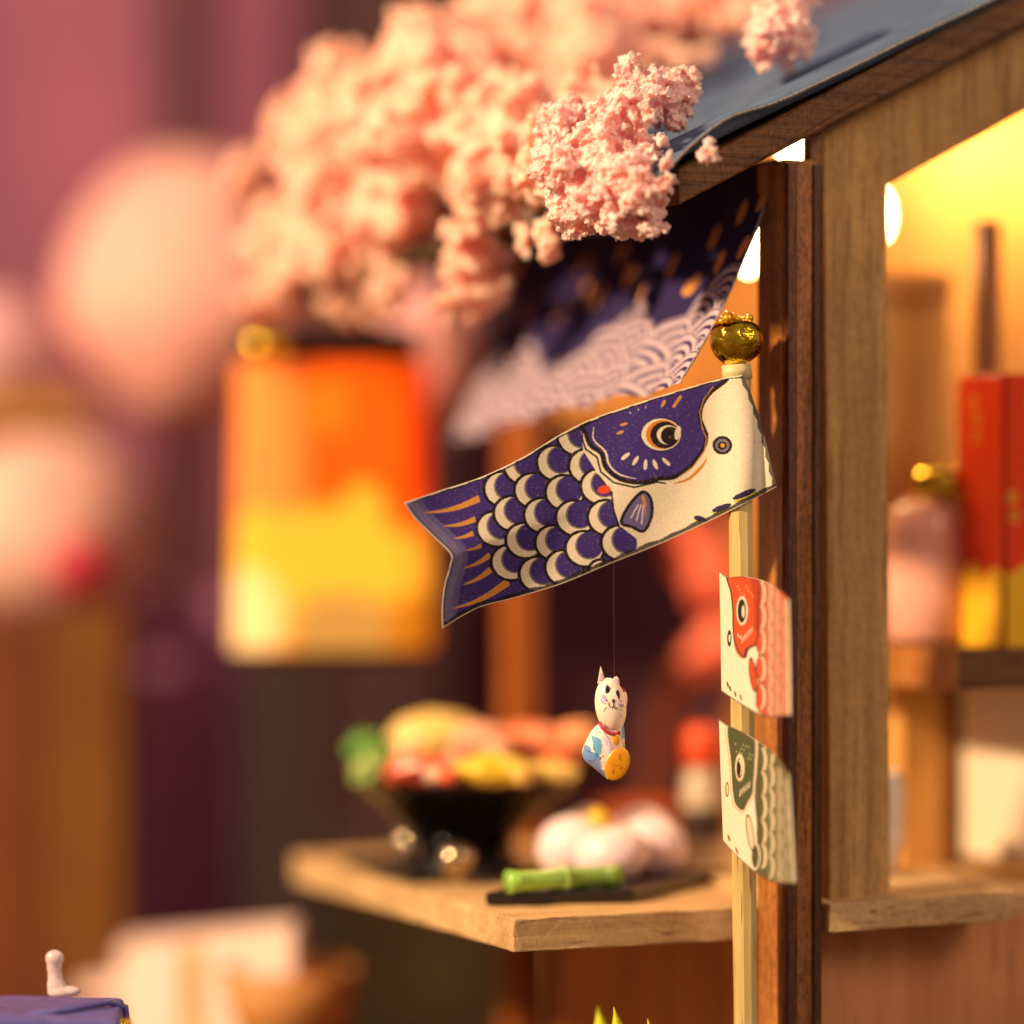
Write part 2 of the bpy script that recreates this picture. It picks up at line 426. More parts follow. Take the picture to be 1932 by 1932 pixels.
# window sill
sl = [onY(1566, 1706, -0.012), onY(1566, 1757, -0.012)]
zt = 0.5 * (onY(1580, 1704, -0.03).z + onY(1900, 1682, -0.03).z); zb = zt - px(53, 2.15)
x0 = onY(1566, 1700, -0.014).x; x1 = onY(1905, 1700, -0.03).x
bm = bm_prism([(x0, -0.014, zt - 0.004), (x1, -0.040, zt + 0.002), (x1, 0.30, zt + 0.002), (x0, 0.30, zt - 0.004)], (0, 0, -(zt - zb)), 0.0012)
from_bm('window_sill', rag(bm, 0.0008, 110), M_lightX, stall)
# lower gable wall
lw0 = onY(1563, 1760, 0.03).x
M_plum = wood('plum_brown_panel', (186, 122, 78), (212, 148, 98), 'Z', 0.7, 0.15, 0.6, 0.15)
from_bm('lower_gable_wall', bm_box(lw0 - 0.02, 1.2, 0.03, 0.045, 0.0, zb - 0.004), M_plum, stall)
FY_ = onX(942, 1000, -0.030).y
# front lower wall under the counter (planks)
for k in range(int((FY_ - 0.045) / 0.0905)):
    y0 = 0.045 + k * 0.0905
    from_bm('front_plank', bm_box(0.0 - 0.0008 * (k % 2), 0.014, y0, y0 + 0.089, 0.0, 0.332, 0.001), M_lower, stall)

# counter slab
zc = EYE - px(1735 - 966, 2.085)
C0 = onZ(970, 1735, zc)
CX0, CY0 = C0.x, C0.y
CT = px(62, 2.08)
fe = onX(560, 1000, CX0)
bm = bm_prism([(CX0, CY0, zc), (0.30, CY0 - 0.004, zc), (0.30, fe.y, zc), (CX0 - 0.004, fe.y, zc)], (0, 0, -CT), 0.0014)
counter = from_bm('counter', rag(bm, 0.0007, 110), M_lightX, stall)
# far post and header
FPX = -0.030; FPW = 0.033
fp1 = onX(942, 1000, FPX)
from_bm('far_post', bm_box(FPX, FPX + FPW, fp1.y - FPW, fp1.y, 0.0, 0.99, 0.001), wood('far_post_wood', (140, 74, 26), (182, 104, 44), 'Z', 0.6, 0.2, 0.6, 0.2), stall)
FY = fp1.y
from_bm('front_header', bm_box(-0.028, -0.006, 0.022, FY - 0.034, 0.965, 0.995, 0.001), M_dark, stall)
# far gable wall with its own opening; its inner side catches the lamps
YB = FY + 0.02
wl = onY(1050, 900, YB).x; wo = onY(1385, 900, YB).x
zo_t = onY(1300, 800, YB).z; zo_b = onY(1300, 1560, YB).z
rz = lambda x: E0.z + (x - E0.x) * slope - 0.03
from_bm('far_wall_upper', bm_prism([(wl, YB, zo_t), (0.9, YB, zo_t), (0.9, YB, rz(0.9)), (wl, YB, max(rz(wl), zo_t + 0.02))], (0, 0.012, 0)), M_glowwall, stall)
from_bm('far_wall_lower', bm_box(wl, 0.9, YB, YB + 0.012, 0.0, zo_b), M_glowwall, stall)
from_bm('far_wall_side', bm_box(wo, 0.9, YB, YB + 0.012, zo_b + 0.001, zo_t - 0.001), M_glowwall, stall)
# framed panel, slat, cream lower panel on the far wall seen through the window
def far_box(name, u0, u1, v0, v1, y0, y1, mat):
    p, q = onY(u0, v1, y0), onY(u1, v0, y0)
    return from_bm(name, bm_box(p.x, q.x, y0, y1, p.z, q.z, 0.001), mat, stall)
far_box('inner_panel', 1560, 1792, 560, 1214, 0.250, 0.258, M_warm)
far_box('inner_panel_rail', 1560, 1796, 516, 558, 0.244, 0.262, M_warmX)
far_box('shelf_upright', 1852, 1888, 415, 1214, 0.150, 0.165, M_dark)
M_cream = plain('cream_card', (232, 214, 186), 0.8, 0, 0.06, 12)
far_box('column', 1700, 1790, 1250, 1664, 0.26, 0.29, M_warm)
far_box('dark_stile', 1791, 1814, 1250, 1672, 0.255, 0.27, M_deep)
cx_ = onY(1816, 1500, 0.25).x
from_bm('cream_partition', bm_box(cx_, cx_ + 0.01, 0.03, 0.25, zt + 0.0025, onY(1812, 1226, 0.036).z - 0.040, 0.001), M_cream, stall)
# shelf board
ys = 0.036
sc0 = onY(1812, 1226, ys); zs = sc0.z
from_bm('shelf', bm_box(sc0.x, 0.9, ys, 0.34, zs - 0.036, zs, 0.0012), M_darkX, stall)
from_bm('lit_shelf_side', bm_box(sc0.x - 0.004, sc0.x - 0.0004, ys + 0.001, 0.338, zs - 0.038, zs + 0.0005, 0.0008), M_litside, stall)  # paler strip gives the shelf's left side its light by colour
# two small bulbs under the roof; third glowing blob stands for the lit wall
for k, (u, v, d) in enumerate(((1664, 405, 2.42), (1412, 470, 2.42), (1505, 268, 2.36))):
    c = pt(u, v, d)
    from_bm('bulb_or_lit_wall', bm_blob(c, (0.010, 0.010, 0.024) if k < 2 else (0.022, 0.022, 0.016), 0, 0, 1, 3), M_glow, stall, True)
    if k < 2:
        l = bpy.data.lights.new('inside_fill_light', 'POINT'); l.energy = 6.0 if k == 0 else 3.8; l.color = (1.0, 0.67, 0.30); l.shadow_soft_size = 0.03  # added point lights, set away from the bulbs to brighten the inner walls
        lo = bpy.data.objects.new('inside_fill_light', l); COL.objects.link(lo); lo.location = onY(1975, 215, YB - 0.11) if k == 0 else (0.06, 0.36, EYE + 0.26); attach(lo, stall)

# ------------------------------------------------------------------ bamboo pole with gold bead
pole = thing('bamboo_pole', 'slim bamboo pole with gold bead on top, holding the three paper carps', 'pole', pt(1400, 1932, 2.11) * 1.0)
pole.location.z = 0.0
DP = 2.100
tp, bt = pt(1394, 690, DP), pt(1410, 2450, DP)
rp_ = px(22.5, DP)
bm = bmesh.new(); rows = []
for i in range(30):
    t = i / 29; c = tp.lerp(bt, t)
    rr = rp_ * (1 + 0.05 * mnoise.noise(Vector((t * 8, 0, 5))))
    rows.append([bm.verts.new(c + Vector((math.cos(k * 2 * math.pi / 9) * rr * (1 + 0.09 * math.sin(k * 4.1)), math.sin(k * 2 * math.pi / 9) * rr, 0))) for k in range(9)])
for a_, b_ in zip(rows, rows[1:]):
    for k in range(9): bm.faces.new((a_[k], a_[(k + 1) % 9], b_[(k + 1) % 9], b_[k]))
bm.faces.new(rows[0]); bm.faces.new(rows[-1])
from_bm('shaft', bm, M_bamboo, pole)
bc = pt(1389, 642, DP); rb = px(51, DP)
M_bead, nt, b = newmat('gilded_bead')
n = noise_tex(nt, coords(nt, (1, 1, 1)), 95, 3, 0.6)
nt.links.new(ramp(nt, n, [(0.35, L4((176, 140, 14))), (0.6, L4((240, 204, 60)))]), b.inputs['Base Color'])
b.inputs['Metallic'].default_value = 1.0; b.inputs['Roughness'].default_value = 0.12; bump(nt, b, n, 0.55, 0.004)
bead = bm_blob(bc, (rb, rb, rb * 0.93), 3, 0.05, 1.6, 4)
for v in bead.verts:                                       # broken, glue-crusted crown
    k = (v.co.z - bc.z) / rb
    if k > 0.62: v.co.z -= 0.5 * (k - 0.62) * rb - 0.05 * rb * mnoise.noise(v.co * 130)
from_bm('bead', bead, M_bead, pole, True)
M_glue = plain('amber_glue', (236, 170, 40), 0.15, 0.6, 0.2, 60)
bm = bmesh.new()
rnd = random.Random(4)
for k in range(26):
    a_ = rnd.uniform(0, 2 * math.pi); r_ = rb * rnd.uniform(0.15, 0.75)
    hgt = rb * (0.80 - 0.25 * (r_ / rb)) + rb * (0.16 if k % 5 == 0 else 0.02)
    m_ = Matrix.Translation(bc + RIGHT * (r_ * math.cos(a_) - rb * 0.12) + VIEW * r_ * math.sin(a_) * 0.7 + UP * hgt) @ Matrix.Scale(rb * rnd.uniform(0.07, 0.2), 4)
    bmesh.ops.create_icosphere(bm, subdivisions=2, radius=1.0, matrix=m_)
from_bm('glue_crust', bm, M_glue, pole, True)
from_bm('collar', bm_tube([pt(1389, 688, DP), pt(1391, 716, DP)], [px(28, DP), px(29, DP)], 20), plain('pale_sleeve', (206, 190, 140), 0.4), pole, True)

# ------------------------------------------------------------------ paper carps
CREAM = (236, 224, 200)
def zoom2disp(zx, zy, x0, y0, k):
    return (x0 + zx / k) * W / 2048.0, (y0 + zy / k) * W / 2048.0
M_paper = printed('printed_paper', 0.8, 0.18, 620, 0.35)

# --- blue carp
top = [(68, 690), (250, 628), (440, 565), (640, 470), (830, 355), (1000, 275), (1300, 175), (1560, 100), (1700, 72)]
bot = [(252, 1296), (420, 1200), (600, 1150), (820, 1085), (1050, 990), (1300, 890), (1560, 770), (1760, 670), (1868, 612)]
lef = [(68, 690), (120, 765), (215, 860), (292, 938), (290, 990), (262, 1090), (250, 1200), (252, 1296)]
rig = [(1700, 72), (1735, 140), (1780, 270), (1830, 450), (1868, 612)]
Z, us, vs = coons(top, bot, lef, rig, 600, 232)
zx, zy = Z[..., 0], Z[..., 1]
INK, NAVY, GOLD_ = (38, 28, 34), (68, 50, 128), (214, 150, 66)
cv = Canvas(zx, zy, NAVY)
rnd = np.random.default_rng(3)
# tail
edge_d = np.full(zx.shape, 1e9)
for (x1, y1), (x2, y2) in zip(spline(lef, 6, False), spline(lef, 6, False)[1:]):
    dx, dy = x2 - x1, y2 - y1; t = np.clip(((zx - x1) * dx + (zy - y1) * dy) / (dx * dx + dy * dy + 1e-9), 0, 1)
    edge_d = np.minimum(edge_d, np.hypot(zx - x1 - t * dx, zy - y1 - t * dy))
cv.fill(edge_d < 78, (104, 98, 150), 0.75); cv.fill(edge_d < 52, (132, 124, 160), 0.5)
for a_, b_, w in (((160, 738), (432, 668), 34), ((250, 802), (412, 768), 28), ((305, 861), (402, 836), 24), ((362, 919), (442, 896), 20),
                  ((355, 1006), (482, 942), 28), ((350, 1086), (487, 1012), 30), ((298, 1202), (572, 1070), 38)):
    cv.wedge(a_, b_, w, GOLD_)
# scales, tail first
SC = [(545, 625), (510, 815), (580, 978), (640, 515), (592, 742), (650, 872), (715, 1036), (692, 632), (738, 752), (792, 884), (840, 1004),
      (800, 498), (842, 642), (892, 764), (938, 912), (900, 375), (955, 515), (1012, 612), (1046, 762), (1014, 1018), (1112, 884)]
for k, (cx, cy) in enumerate(SC):
    rx, ry = (100, 92) if (cx, cy) != (1014, 1018) else (62, 60)
    cv.ell(cx, cy, rx, ry, INK, 0.25); cv.ell(cx + 2, cy, rx - 14, ry - 13, CREAM, 0.25)
    cv.ell(cx + 24, cy - 16, rx - 32, ry - 24, INK, 0.25, 0.75)
    cv.ell(cx + 28, cy - 18, rx - 37, ry - 28, NAVY, 0.25)
    if k % 3 == 1: cv.ell(cx + 70, cy - 40, 14, 11, (150, 96, 40), 0, 0.7)
# face and belly paper
patch = spline([(950, 305), (1250, 185), (1560, 95), (1628, 92), (1548, 158), (1505, 225), (1500, 292), (1528, 362), (1512, 432), (1452, 512), (1372, 566), (1296, 574), (1205, 592), (1112, 576), (1042, 520), (1020, 452), (968, 412), (945, 352)], 6)
belly = [(1640, 40), (1760, 40), (1900, 640), (1050, 1010), (1128, 975), (1195, 930), (1192, 865), (1112, 802), (1082, 725), (1072, 640), (1008, 560), (935, 440), (922, 350), (985, 280)]
cv.poly(belly, CREAM)
cv.stroke([(1105, 802), (1080, 725), (1070, 640), (1005, 556)], 10, INK, 0.9)
cv.stroke([(930, 330), (928, 380), (945, 430), (1000, 470), (1018, 540), (1080, 592), (1180, 615), (1290, 590), (1330, 596)], 9, INK)
cv.poly(patch, NAVY); cv.stroke(patch, 20, INK, 1, True)
cv.stroke([(1560, 130), (1516, 190), (1496, 250), (1506, 320), (1530, 380), (1518, 440), (1462, 518), (1400, 562)], 6, (190, 140, 60), 0.8)
cv.stroke(spline([(985, 320), (984, 385), (1040, 442), (1058, 505), (1108, 552), (1190, 574)], 6, False), 9, CREAM, 1, False, True)
cv.stroke(spline([(1372, 598), (1445, 572), (1505, 515), (1532, 472)], 6, False), 15, (206, 132, 50), 1, False, True)
# eye
cv.ell(1310, 360, 100, 82, INK); cv.ell(1310, 360, 95, 77, CREAM); cv.ell(1318, 360, 82, 70, (214, 128, 44)); cv.ell(1327, 362, 69, 65, INK)
cv.ell(1343, 362, 54, 47, CREAM); cv.ell(1353, 366, 45, 44, INK); cv.ell(1390, 352, 14, 34, CREAM, 0.2); cv.ell(1352, 372, 6, 6, (120, 90, 60))
for (cx, cy, r) in ((1137, 465, 0.9), (1186, 486, 0.55), (1234, 506, 0.1), (1281, 505, -0.4), (1334, 492, -0.8)):
    cv.ell(cx, cy, 9, 26, CREAM, r)
for (cx, cy, r) in ((1320, 210, 0.5), (1378, 214, 0.55), (1396, 188, 0.6)): cv.ell(cx, cy, 8, 20, GOLD_, r)
for (cx, cy, r) in ((1130, 310, 1.35), (1112, 350, 1.2)): cv.ell(cx, cy, 7, 19, GOLD_, r)
for (cx, cy) in ((1160, 175 + 80), (1200, 240), (1235, 228)): cv.ell(cx, cy, 3, 6, CREAM, 0.4, 0.6)
# nostril, fin, cheek dot, barbels
cv.ell(1605, 412, 48, 45, INK); cv.ell(1605, 412, 34, 31, (120, 112, 130)); cv.ell(1605, 414, 22, 21, INK); cv.ell(1606, 412, 11, 10, (206, 150, 50))
fin = spline([(1216, 638), (1258, 668), (1264, 750), (1226, 826), (1168, 806), (1118, 786), (1148, 712)], 6)
cv.poly(fin, (112, 104, 158)); cv.stroke(fin, 15, INK, 1, True)
for a_, b_ in (((1165, 760), (1198, 700)), ((1190, 775), (1212, 700)), ((1215, 790), (1224, 700))): cv.stroke([a_, b_], 7, (226, 214, 206))
cv.stroke([(1222, 660), (1232, 700)], 16, GOLD_); cv.stroke([(1232, 700), (1236, 750)], 8, GOLD_, 0.7)
cv.ell(1034, 626, 32, 20, (232, 84, 48), -0.15)
for (cx, cy, w, r) in ((1710, 648, 60, -0.4), (1602, 714, 50, -0.35), (1500, 768, 34, 0.3)):
    cv.ell(cx + 6, cy + 12, w, 17, (200, 190, 40), r); cv.ell(cx, cy, w, 14, (48, 40, 84), r)
# cut line and bare paper rim
uu = us[:, None] + 0 * vs[None]; vv = vs[None] + 0 * us[:, None]
wob = 0.004 * np.sin(uu * 90) + 0.003 * np.sin(uu * 37 + 2)
cv.fill(vv > 0.965 + wob, INK, 0.9); cv.fill((vv < 0.020 + wob) & (uu > 0.02), INK, 0.85); cv.fill(uu > 0.990 + 0.002 * np.sin(vv * 50), INK, 0.85); cv.fill(edge_d < 14, INK, 0.85)
cv.fill((vv < 0.009 + 0.5 * wob) | (edge_d < 6) | (vv > 0.993), CREAM)
# pale bare patch where the print starts by the pole
sp = rnd.random(zx.shape); cv.c *= (0.90 + 0.2 * rnd.random(zx.shape))[..., None]; cv.fill((sp > 0.988), CREAM, 0.35)
U, V = zoom2disp(zx, zy, 780, 720, 800 / 800 * 1932 / 800)
D = 2.088 + 0.020 * np.sin(uu * 3.0) - 0.055 * (1 - uu) ** 2 * 0.6 + 0.012 * (1 - uu) * (vv - 0.5)
# bulge where the paper wraps round the pole, crease beside it
xp = (U - (1398 + (V - 700) * 0.009)) / 30.0
D = D - px(20, 2.1) * np.exp(-(xp / 1.15) ** 2) + 0.004 * np.exp(-((xp - 1.25) / 0.35) ** 2) + 0.002 * np.sin(uu * 14 + vv * 5)
carp = thing('paper_carp', 'large blue paper carp streamer with round eye, flying left from the bamboo pole', 'carp streamer', pt(1110, 1180, 2.09), 'paper carps on the pole')
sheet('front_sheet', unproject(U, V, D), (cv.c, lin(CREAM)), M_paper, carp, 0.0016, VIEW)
s_ = (slice(None, None, 12), slice(None, None, 8))
Db = np.maximum(D[s_] + 0.006, 2.098 + 0.0 * D[s_]) + 0.020 * np.sin(np.clip((us[::12][:, None] - 0.05) * 3.2, 0, math.pi)) * np.sin(math.pi * vs[::8])[None]
Db = np.where(np.abs(xp[s_]) < 3.0, np.maximum(Db, 2.128), Db)
sheet('back_sheet', unproject(U[s_], V[s_] + 2.0 * (0.5 - vv[s_]), Db), (np.ones(Db.shape + (3,)) * lin(NAVY), lin(NAVY)), M_paper, carp, 0.0012, VIEW)
# loose paper fibre under the belly
fb = zoom2disp(800, 1098, 780, 720, 2.415)
from_bm('fibre', bm_tube([pt(fb[0], fb[1], 2.085), pt(fb[0] + 3, fb[1] + 10, 2.085), pt(fb[0] - 2, fb[1] + 24, 2.085)], 0.0004, 5), M_paper, carp)

# --- the two smaller carps turned away along the pole
def small_carp(top, bot, lef, rig, draw, label, d0, d1, bulge):
    Z, us, vs = coons(top, bot, lef, rig, 300, 300)
    zx, zy = Z[..., 0], Z[..., 1]
    cv = Canvas(zx, zy, CREAM); draw(cv, us[:, None] + 0 * vs[None], vs[None] + 0 * us[:, None])
    cv.c *= (0.88 + 0.22 * np.random.default_rng(5).random(zx.shape))[..., None]
    U, V = zoom2disp(zx, zy, 1380, 1100, 745 / 270)
    uu = us[:, None] + 0 * vs[None]
    D = d0 + (d1 - d0) * uu ** 1.3 - bulge * np.sin(uu * math.pi) ** 2 + 0.006 * (1 - uu) ** 6
    c = thing('paper_carp', label, 'carp streamer', pt(1425, zoom2disp(0, bot[0][1], 1380, 1100, 2.76)[1], 2.12), 'paper carps on the pole')
    sheet('front_sheet', unproject(U, V, D), (cv.c, lin(CREAM)), M_paper, c, 0.0018, VIEW)
    s_ = (slice(None, None, 12), slice(None, None, 12))
    Db = D[s_] + 0.002 + 0.040 * np.sin(np.clip(uu[s_], 0, 1) * math.pi) ** 0.8
    sheet('back_sheet', unproject(U[s_], V[s_], Db), (np.ones(Db.shape + (3,)) * lin(CREAM), lin(CREAM)), M_paper, c, 0.0015, VIEW)
def draw_scales(cv, cols, body, rim, alpha):
    for (x, ys, rx, ry), al in zip(cols, alpha):
        for y in ys:
            cv.ell(x, y, rx, ry, INKB, 0, al); cv.ell(x + 1, y, rx * 0.82, ry * 0.93, rim, 0, al); cv.ell(x - rx * 0.24, y, rx * 0.60, ry * 0.86, body, 0, al)
INKB = (58, 44, 34)
def draw_red(cv, uu, vv):
    RED, DRED = (204, 82, 46), (158, 56, 34)
    cv.fill((cv.x > 376) & (vv < 0.985), (206, 96, 60)); cv.poly([(360, 860), (390, 560), (378, 160), (600, 200), (600, 960), (430, 960)], (206, 96, 60))
    draw_scales(cv, [(512, (330, 450, 570, 690, 810, 900), 26, 66), (472, (280, 400, 520, 640, 760, 870), 27, 68), (432, (230, 350, 470, 590, 710, 830, 930), 28, 70), (392, (240, 370, 505, 655, 812), 30, 74)], (196, 84, 58), (238, 200, 172), (0.45, 0.6, 0.85, 1))
    cv.fill(uu > 0.965, CREAM)
    p = spline([(206, 140), (300, 140), (378, 150), (380, 300), (376, 440), (360, 520), (325, 540), (305, 592), (268, 562), (242, 480), (236, 330), (225, 230)], 5)
    cv.poly(p, RED); cv.poly([(330, 140), (378, 150), (380, 300), (376, 440), (355, 440), (350, 280)], DRED, 0.7); cv.stroke(p, 8, INKB, 0.9, True)
    cv.stroke([(300, 590), (312, 548), (360, 524)], 14, INKB, 0.8)
    cv.ell(287, 335, 31, 80, CREAM); cv.ell(286, 336, 23, 66, (46, 40, 34)); cv.ell(293, 340, 7, 34, CREAM)
    for k in range(5): cv.ell(288 + k * 13, 497 - k * 14, 2.3, 20, CREAM, 0.10)
    cv.ell(278, 480, 3, 10, CREAM); cv.ell(266, 470, 3, 10, CREAM)
    for k in range(8): cv.ell(262 + (k * 37) % 100, 200 + (k * 53) % 70, 2.5, 8, (240, 170, 110), 0.2)
    cv.ell(217, 487, 12, 46, INKB); cv.ell(218, 487, 5, 22, CREAM)
    cv.stroke(spline([(242, 505), (256, 555), (278, 588), (302, 602)], 5, False), 9, (214, 110, 60), 1, False, True)
    cv.ell(347, 688, 21, 98, INKB, -0.12); cv.ell(347, 688, 15, 88, RED, -0.12)
    for (x, y) in ((208, 742), (222, 765), (250, 795), (281, 815)): cv.ell(x, y, 5, 18, (96, 78, 40), -0.25)
    cv.fill((vv > 0.988) | (vv < 0.010), INKB, 0.7)
def draw_green(cv, uu, vv):
    GR = (84, 88, 58)
    cv.poly([(360, 1780), (372, 1560), (356, 1380), (362, 1020), (620, 1100), (620, 1900), (420, 1860)], (104, 98, 66))
    draw_scales(cv, [(525, (1330, 1450, 1570, 1690, 1800), 26, 66), (485, (1260, 1380, 1500, 1620, 1740, 1830), 28, 68), (440, (1130, 1250, 1380, 1500, 1620, 1750), 30, 70), (398, (1060, 1160, 1290, 1420, 1560, 1690), 31, 74)], (92, 92, 58), (232, 212, 176), (0.45, 0.6, 0.9, 1))
    cv.fill(uu > 0.955, (196, 190, 170))
    cv.ell(362, 1690, 26, 72, CREAM); cv.ell(360, 1692, 20, 64, (84, 84, 54))
    p = spline([(202, 960), (290, 985), (364, 1040), (366, 1170), (356, 1290), (350, 1352), (320, 1402), (292, 1446), (250, 1412), (232, 1330), (222, 1170)], 5)
    cv.poly(p, CREAM); cv.stroke(p, 12, (150, 106, 52), 1, True); cv.stroke(p, 7, CREAM, 1, True); p2 = [(285 + (x - 285) * 0.90, 1190 + (y - 1190) * 0.96) for x, y in p]; cv.poly(p2, GR)
    cv.ell(275, 1200, 28, 80, (178, 130, 64)); cv.ell(275, 1200, 24, 72, CREAM); cv.ell(273, 1206, 17, 56, (96, 70, 30)); cv.ell(276, 1200, 11, 44, CREAM); cv.ell(270, 1208, 11, 40, (50, 44, 24))
    for k in range(5): cv.ell(276 + k * 13, 1342 - k * 12, 2.4, 22, CREAM, 0.10)
    for k in range(14): cv.ell(250 + (k * 37) % 100, 1070 + (k * 53) % 90, 2.2, 7, (190, 190, 130), 0.2)
    cv.ell(205, 1322, 11, 42, (140, 104, 66)); cv.ell(206, 1322, 6, 30, (222, 204, 170))
    cv.ell(332, 1560, 20, 104, INKB, -0.14); cv.ell(332, 1560, 14, 92, (226, 206, 172), -0.14)
    for (x, y) in ((215, 1590), (258, 1660)): cv.ell(x, y, 6, 22, (150, 116, 70), -0.3)
    cv.fill((vv > 0.988) | (vv < 0.012), (120, 92, 64), 0.7)
small_carp([(162, 118), (205, 150), (270, 146), (340, 150), (430, 178), (500, 225), (545, 272)], [(174, 780), (250, 832), (350, 893), (430, 922), (556, 914)],
           [(162, 118), (168, 400), (174, 780)], [(545, 272), (552, 600), (556, 914)], draw_red, 'small red paper carp, middle of the three on the pole', 2.078, 1.985, 0.004)
small_carp([(160, 935), (205, 966), (270, 995), (340, 1032), (430, 1092), (500, 1165), (548, 1240)], [(184, 1608), (260, 1692), (370, 1784), (470, 1832), (584, 1840)],
           [(160, 935), (172, 1300), (184, 1608)], [(548, 1240), (568, 1550), (584, 1840)], draw_green, 'small olive-green paper carp, lowest of the three on the pole', 2.078, 1.985, 0.004)

# ------------------------------------------------------------------ indigo curtain under the eave
NU, NV = 460, 300
s = np.linspace(0, 1, NU)[:, None] ** 1.7 + 0 * np.linspace(0, 1, NV)[None]; t = np.linspace(0, 1, NV)[None] + 0 * s
edge = [(1466, 300), (1446, 378), (1412, 470), (1368, 570), (1325, 652), (1281, 724)]
ev = curve_eval(edge, np.linspace(0, 1, NV))
dn = 2.150 - 0.055 * np.linspace(0, 1, NV) ** 1.3
near = unproject(ev[:, 0], ev[:, 1], dn)
CURL = 0.56
sag = np.array([0, 0, -1.0]) * (0.040 * t ** 2 * s)[..., None]
fold = 0.010 * np.sin(s * 27 + 0.8 + t * 0.8) * (0.25 + 0.75 * t) + 0.006 * np.sin(s * 61 + 2) * t
Pn = near[None] + np.array([0, 1.0, 0]) * (CURL * s)[..., None] + np.array([-1.0, 0, 0.25]) * (0.6 * (fold - fold[:1]) * np.clip(s / 0.15, 0, 1) ** 0.8 + 0.06 * s * (1 - s))[..., None] + sag
cv = Canvas(s * CURL, t * 0.235, (46, 36, 84))
rnd2 = random.Random(12)
def fan(cx, cy, r):
    d = np.hypot(cv.x - cx, cv.y - cy) / r
    m = d < 1
    al = min(1.0, max(0.35, (cy - 0.135) / 0.05)) if cx > 0.07 else 1.0
    cv.fill(m, (206, 182, 192), al)
    cv.fill(m & (((d * 4.2 + 0.10) % 1.0) < 0.46) & (d > 0.25) & (d < 0.97), (64, 50, 100), al); cv.fill(d < 0.22, (64, 50, 100), al)
for row in range(7):
    y = 0.146 + row * 0.0230
    for k in range(-1, 12):
        x = k * 0.066 + (0.033 if row % 2 else 0) + 0.012
        crest = 0.186 + 0.020 * math.sin(x * 23 + 1.2) + 0.012 * math.sin(x * 60)
        if x < 0.03: crest = 0.14
        elif x < 0.07: crest = 0.165
        if y > crest: fan(x, y, 0.042)
for (a_, b_) in ((0.010, 0.088), (0.045, 0.100), (0.036, 0.050), (0.006, 0.040), (0.090, 0.118), (0.080, 0.070), (0.130, 0.098), (0.175, 0.122), (0.22, 0.100), (0.265, 0.118), (0.25, 0.075), (0.32, 0.11), (0.36, 0.125), (0.34, 0.08), (0.42, 0.11), (0.48, 0.12)):
    cv.ell(a_, b_, 0.0062, 0.0125, (236, 160, 84), rnd2.uniform(-0.45, 0.1))
M_cloth = printed('printed_cloth', 0.85, 0.12, 420, 0.3)
cur = thing('curtain', 'indigo cloth curtain with white wave pattern and gold petals under the eave', 'curtain', tuple(Pn[NU // 2, -1]))
nrm = np.array([1.0, 0.10, 0.2])
sheet('cloth', Pn, (cv.c, lin((60, 48, 96))), M_cloth, cur, 0.0007, nrm)
hp = [Vector(p) for p in near[::12]]
from_bm('hem', bm_tube([p + Vector((-0.0004, -0.0008, 0)) for p in hp], 0.0010, 8), plain('hem_thread', (150, 138, 150), 0.8, 0, 0.3, 300), cur, True)

# ------------------------------------------------------------------ blossoms (crumbled pink foam)
def foam_mat(name, col, sss=0.55):
    m, nt, b = newmat(name)
    n = noise_tex(nt, coords(nt, (1, 1, 1)), 60, 3)
    c = np.array(col, float)
    nt.links.new(ramp(nt, n, [(0.3, L4(np.clip(c * np.array([0.98, 0.86, 0.84]), 0, 255))), (0.7, L4(np.clip(c * np.array([1.02, 1.06, 1.05]), 0, 255)))]), b.inputs['Base Color'])
    b.inputs['Roughness'].default_value = 0.42; b.inputs['Specular IOR Level'].default_value = 0.45
    b.inputs['Subsurface Weight'].default_value = sss; b.inputs['Subsurface Radius'].default_value = (0.030, 0.009, 0.006); b.inputs['Subsurface Scale'].default_value = 1.1
    n2 = noise_tex(nt, coords(nt, (1, 1, 1)), 420, 2); bump(nt, b, n2, 0.5, 0.002)
    return m
M_foam = foam_mat('pink_foam', (254, 200, 196))
M_peach = foam_mat('peach_foam', (255, 193, 174), 0.75)
M_coral = foam_mat('coral_foam', (232, 120, 92))
TEX = bpy.data.textures.new('crumble', 'CLOUDS'); TEX.noise_scale = 0.0026; TEX.noise_depth = 3; TEX.noise_type = 'HARD_NOISE'
TEXB = bpy.data.textures.new('crumble_coarse', 'CLOUDS'); TEXB.noise_scale = 0.018; TEXB.noise_depth = 2
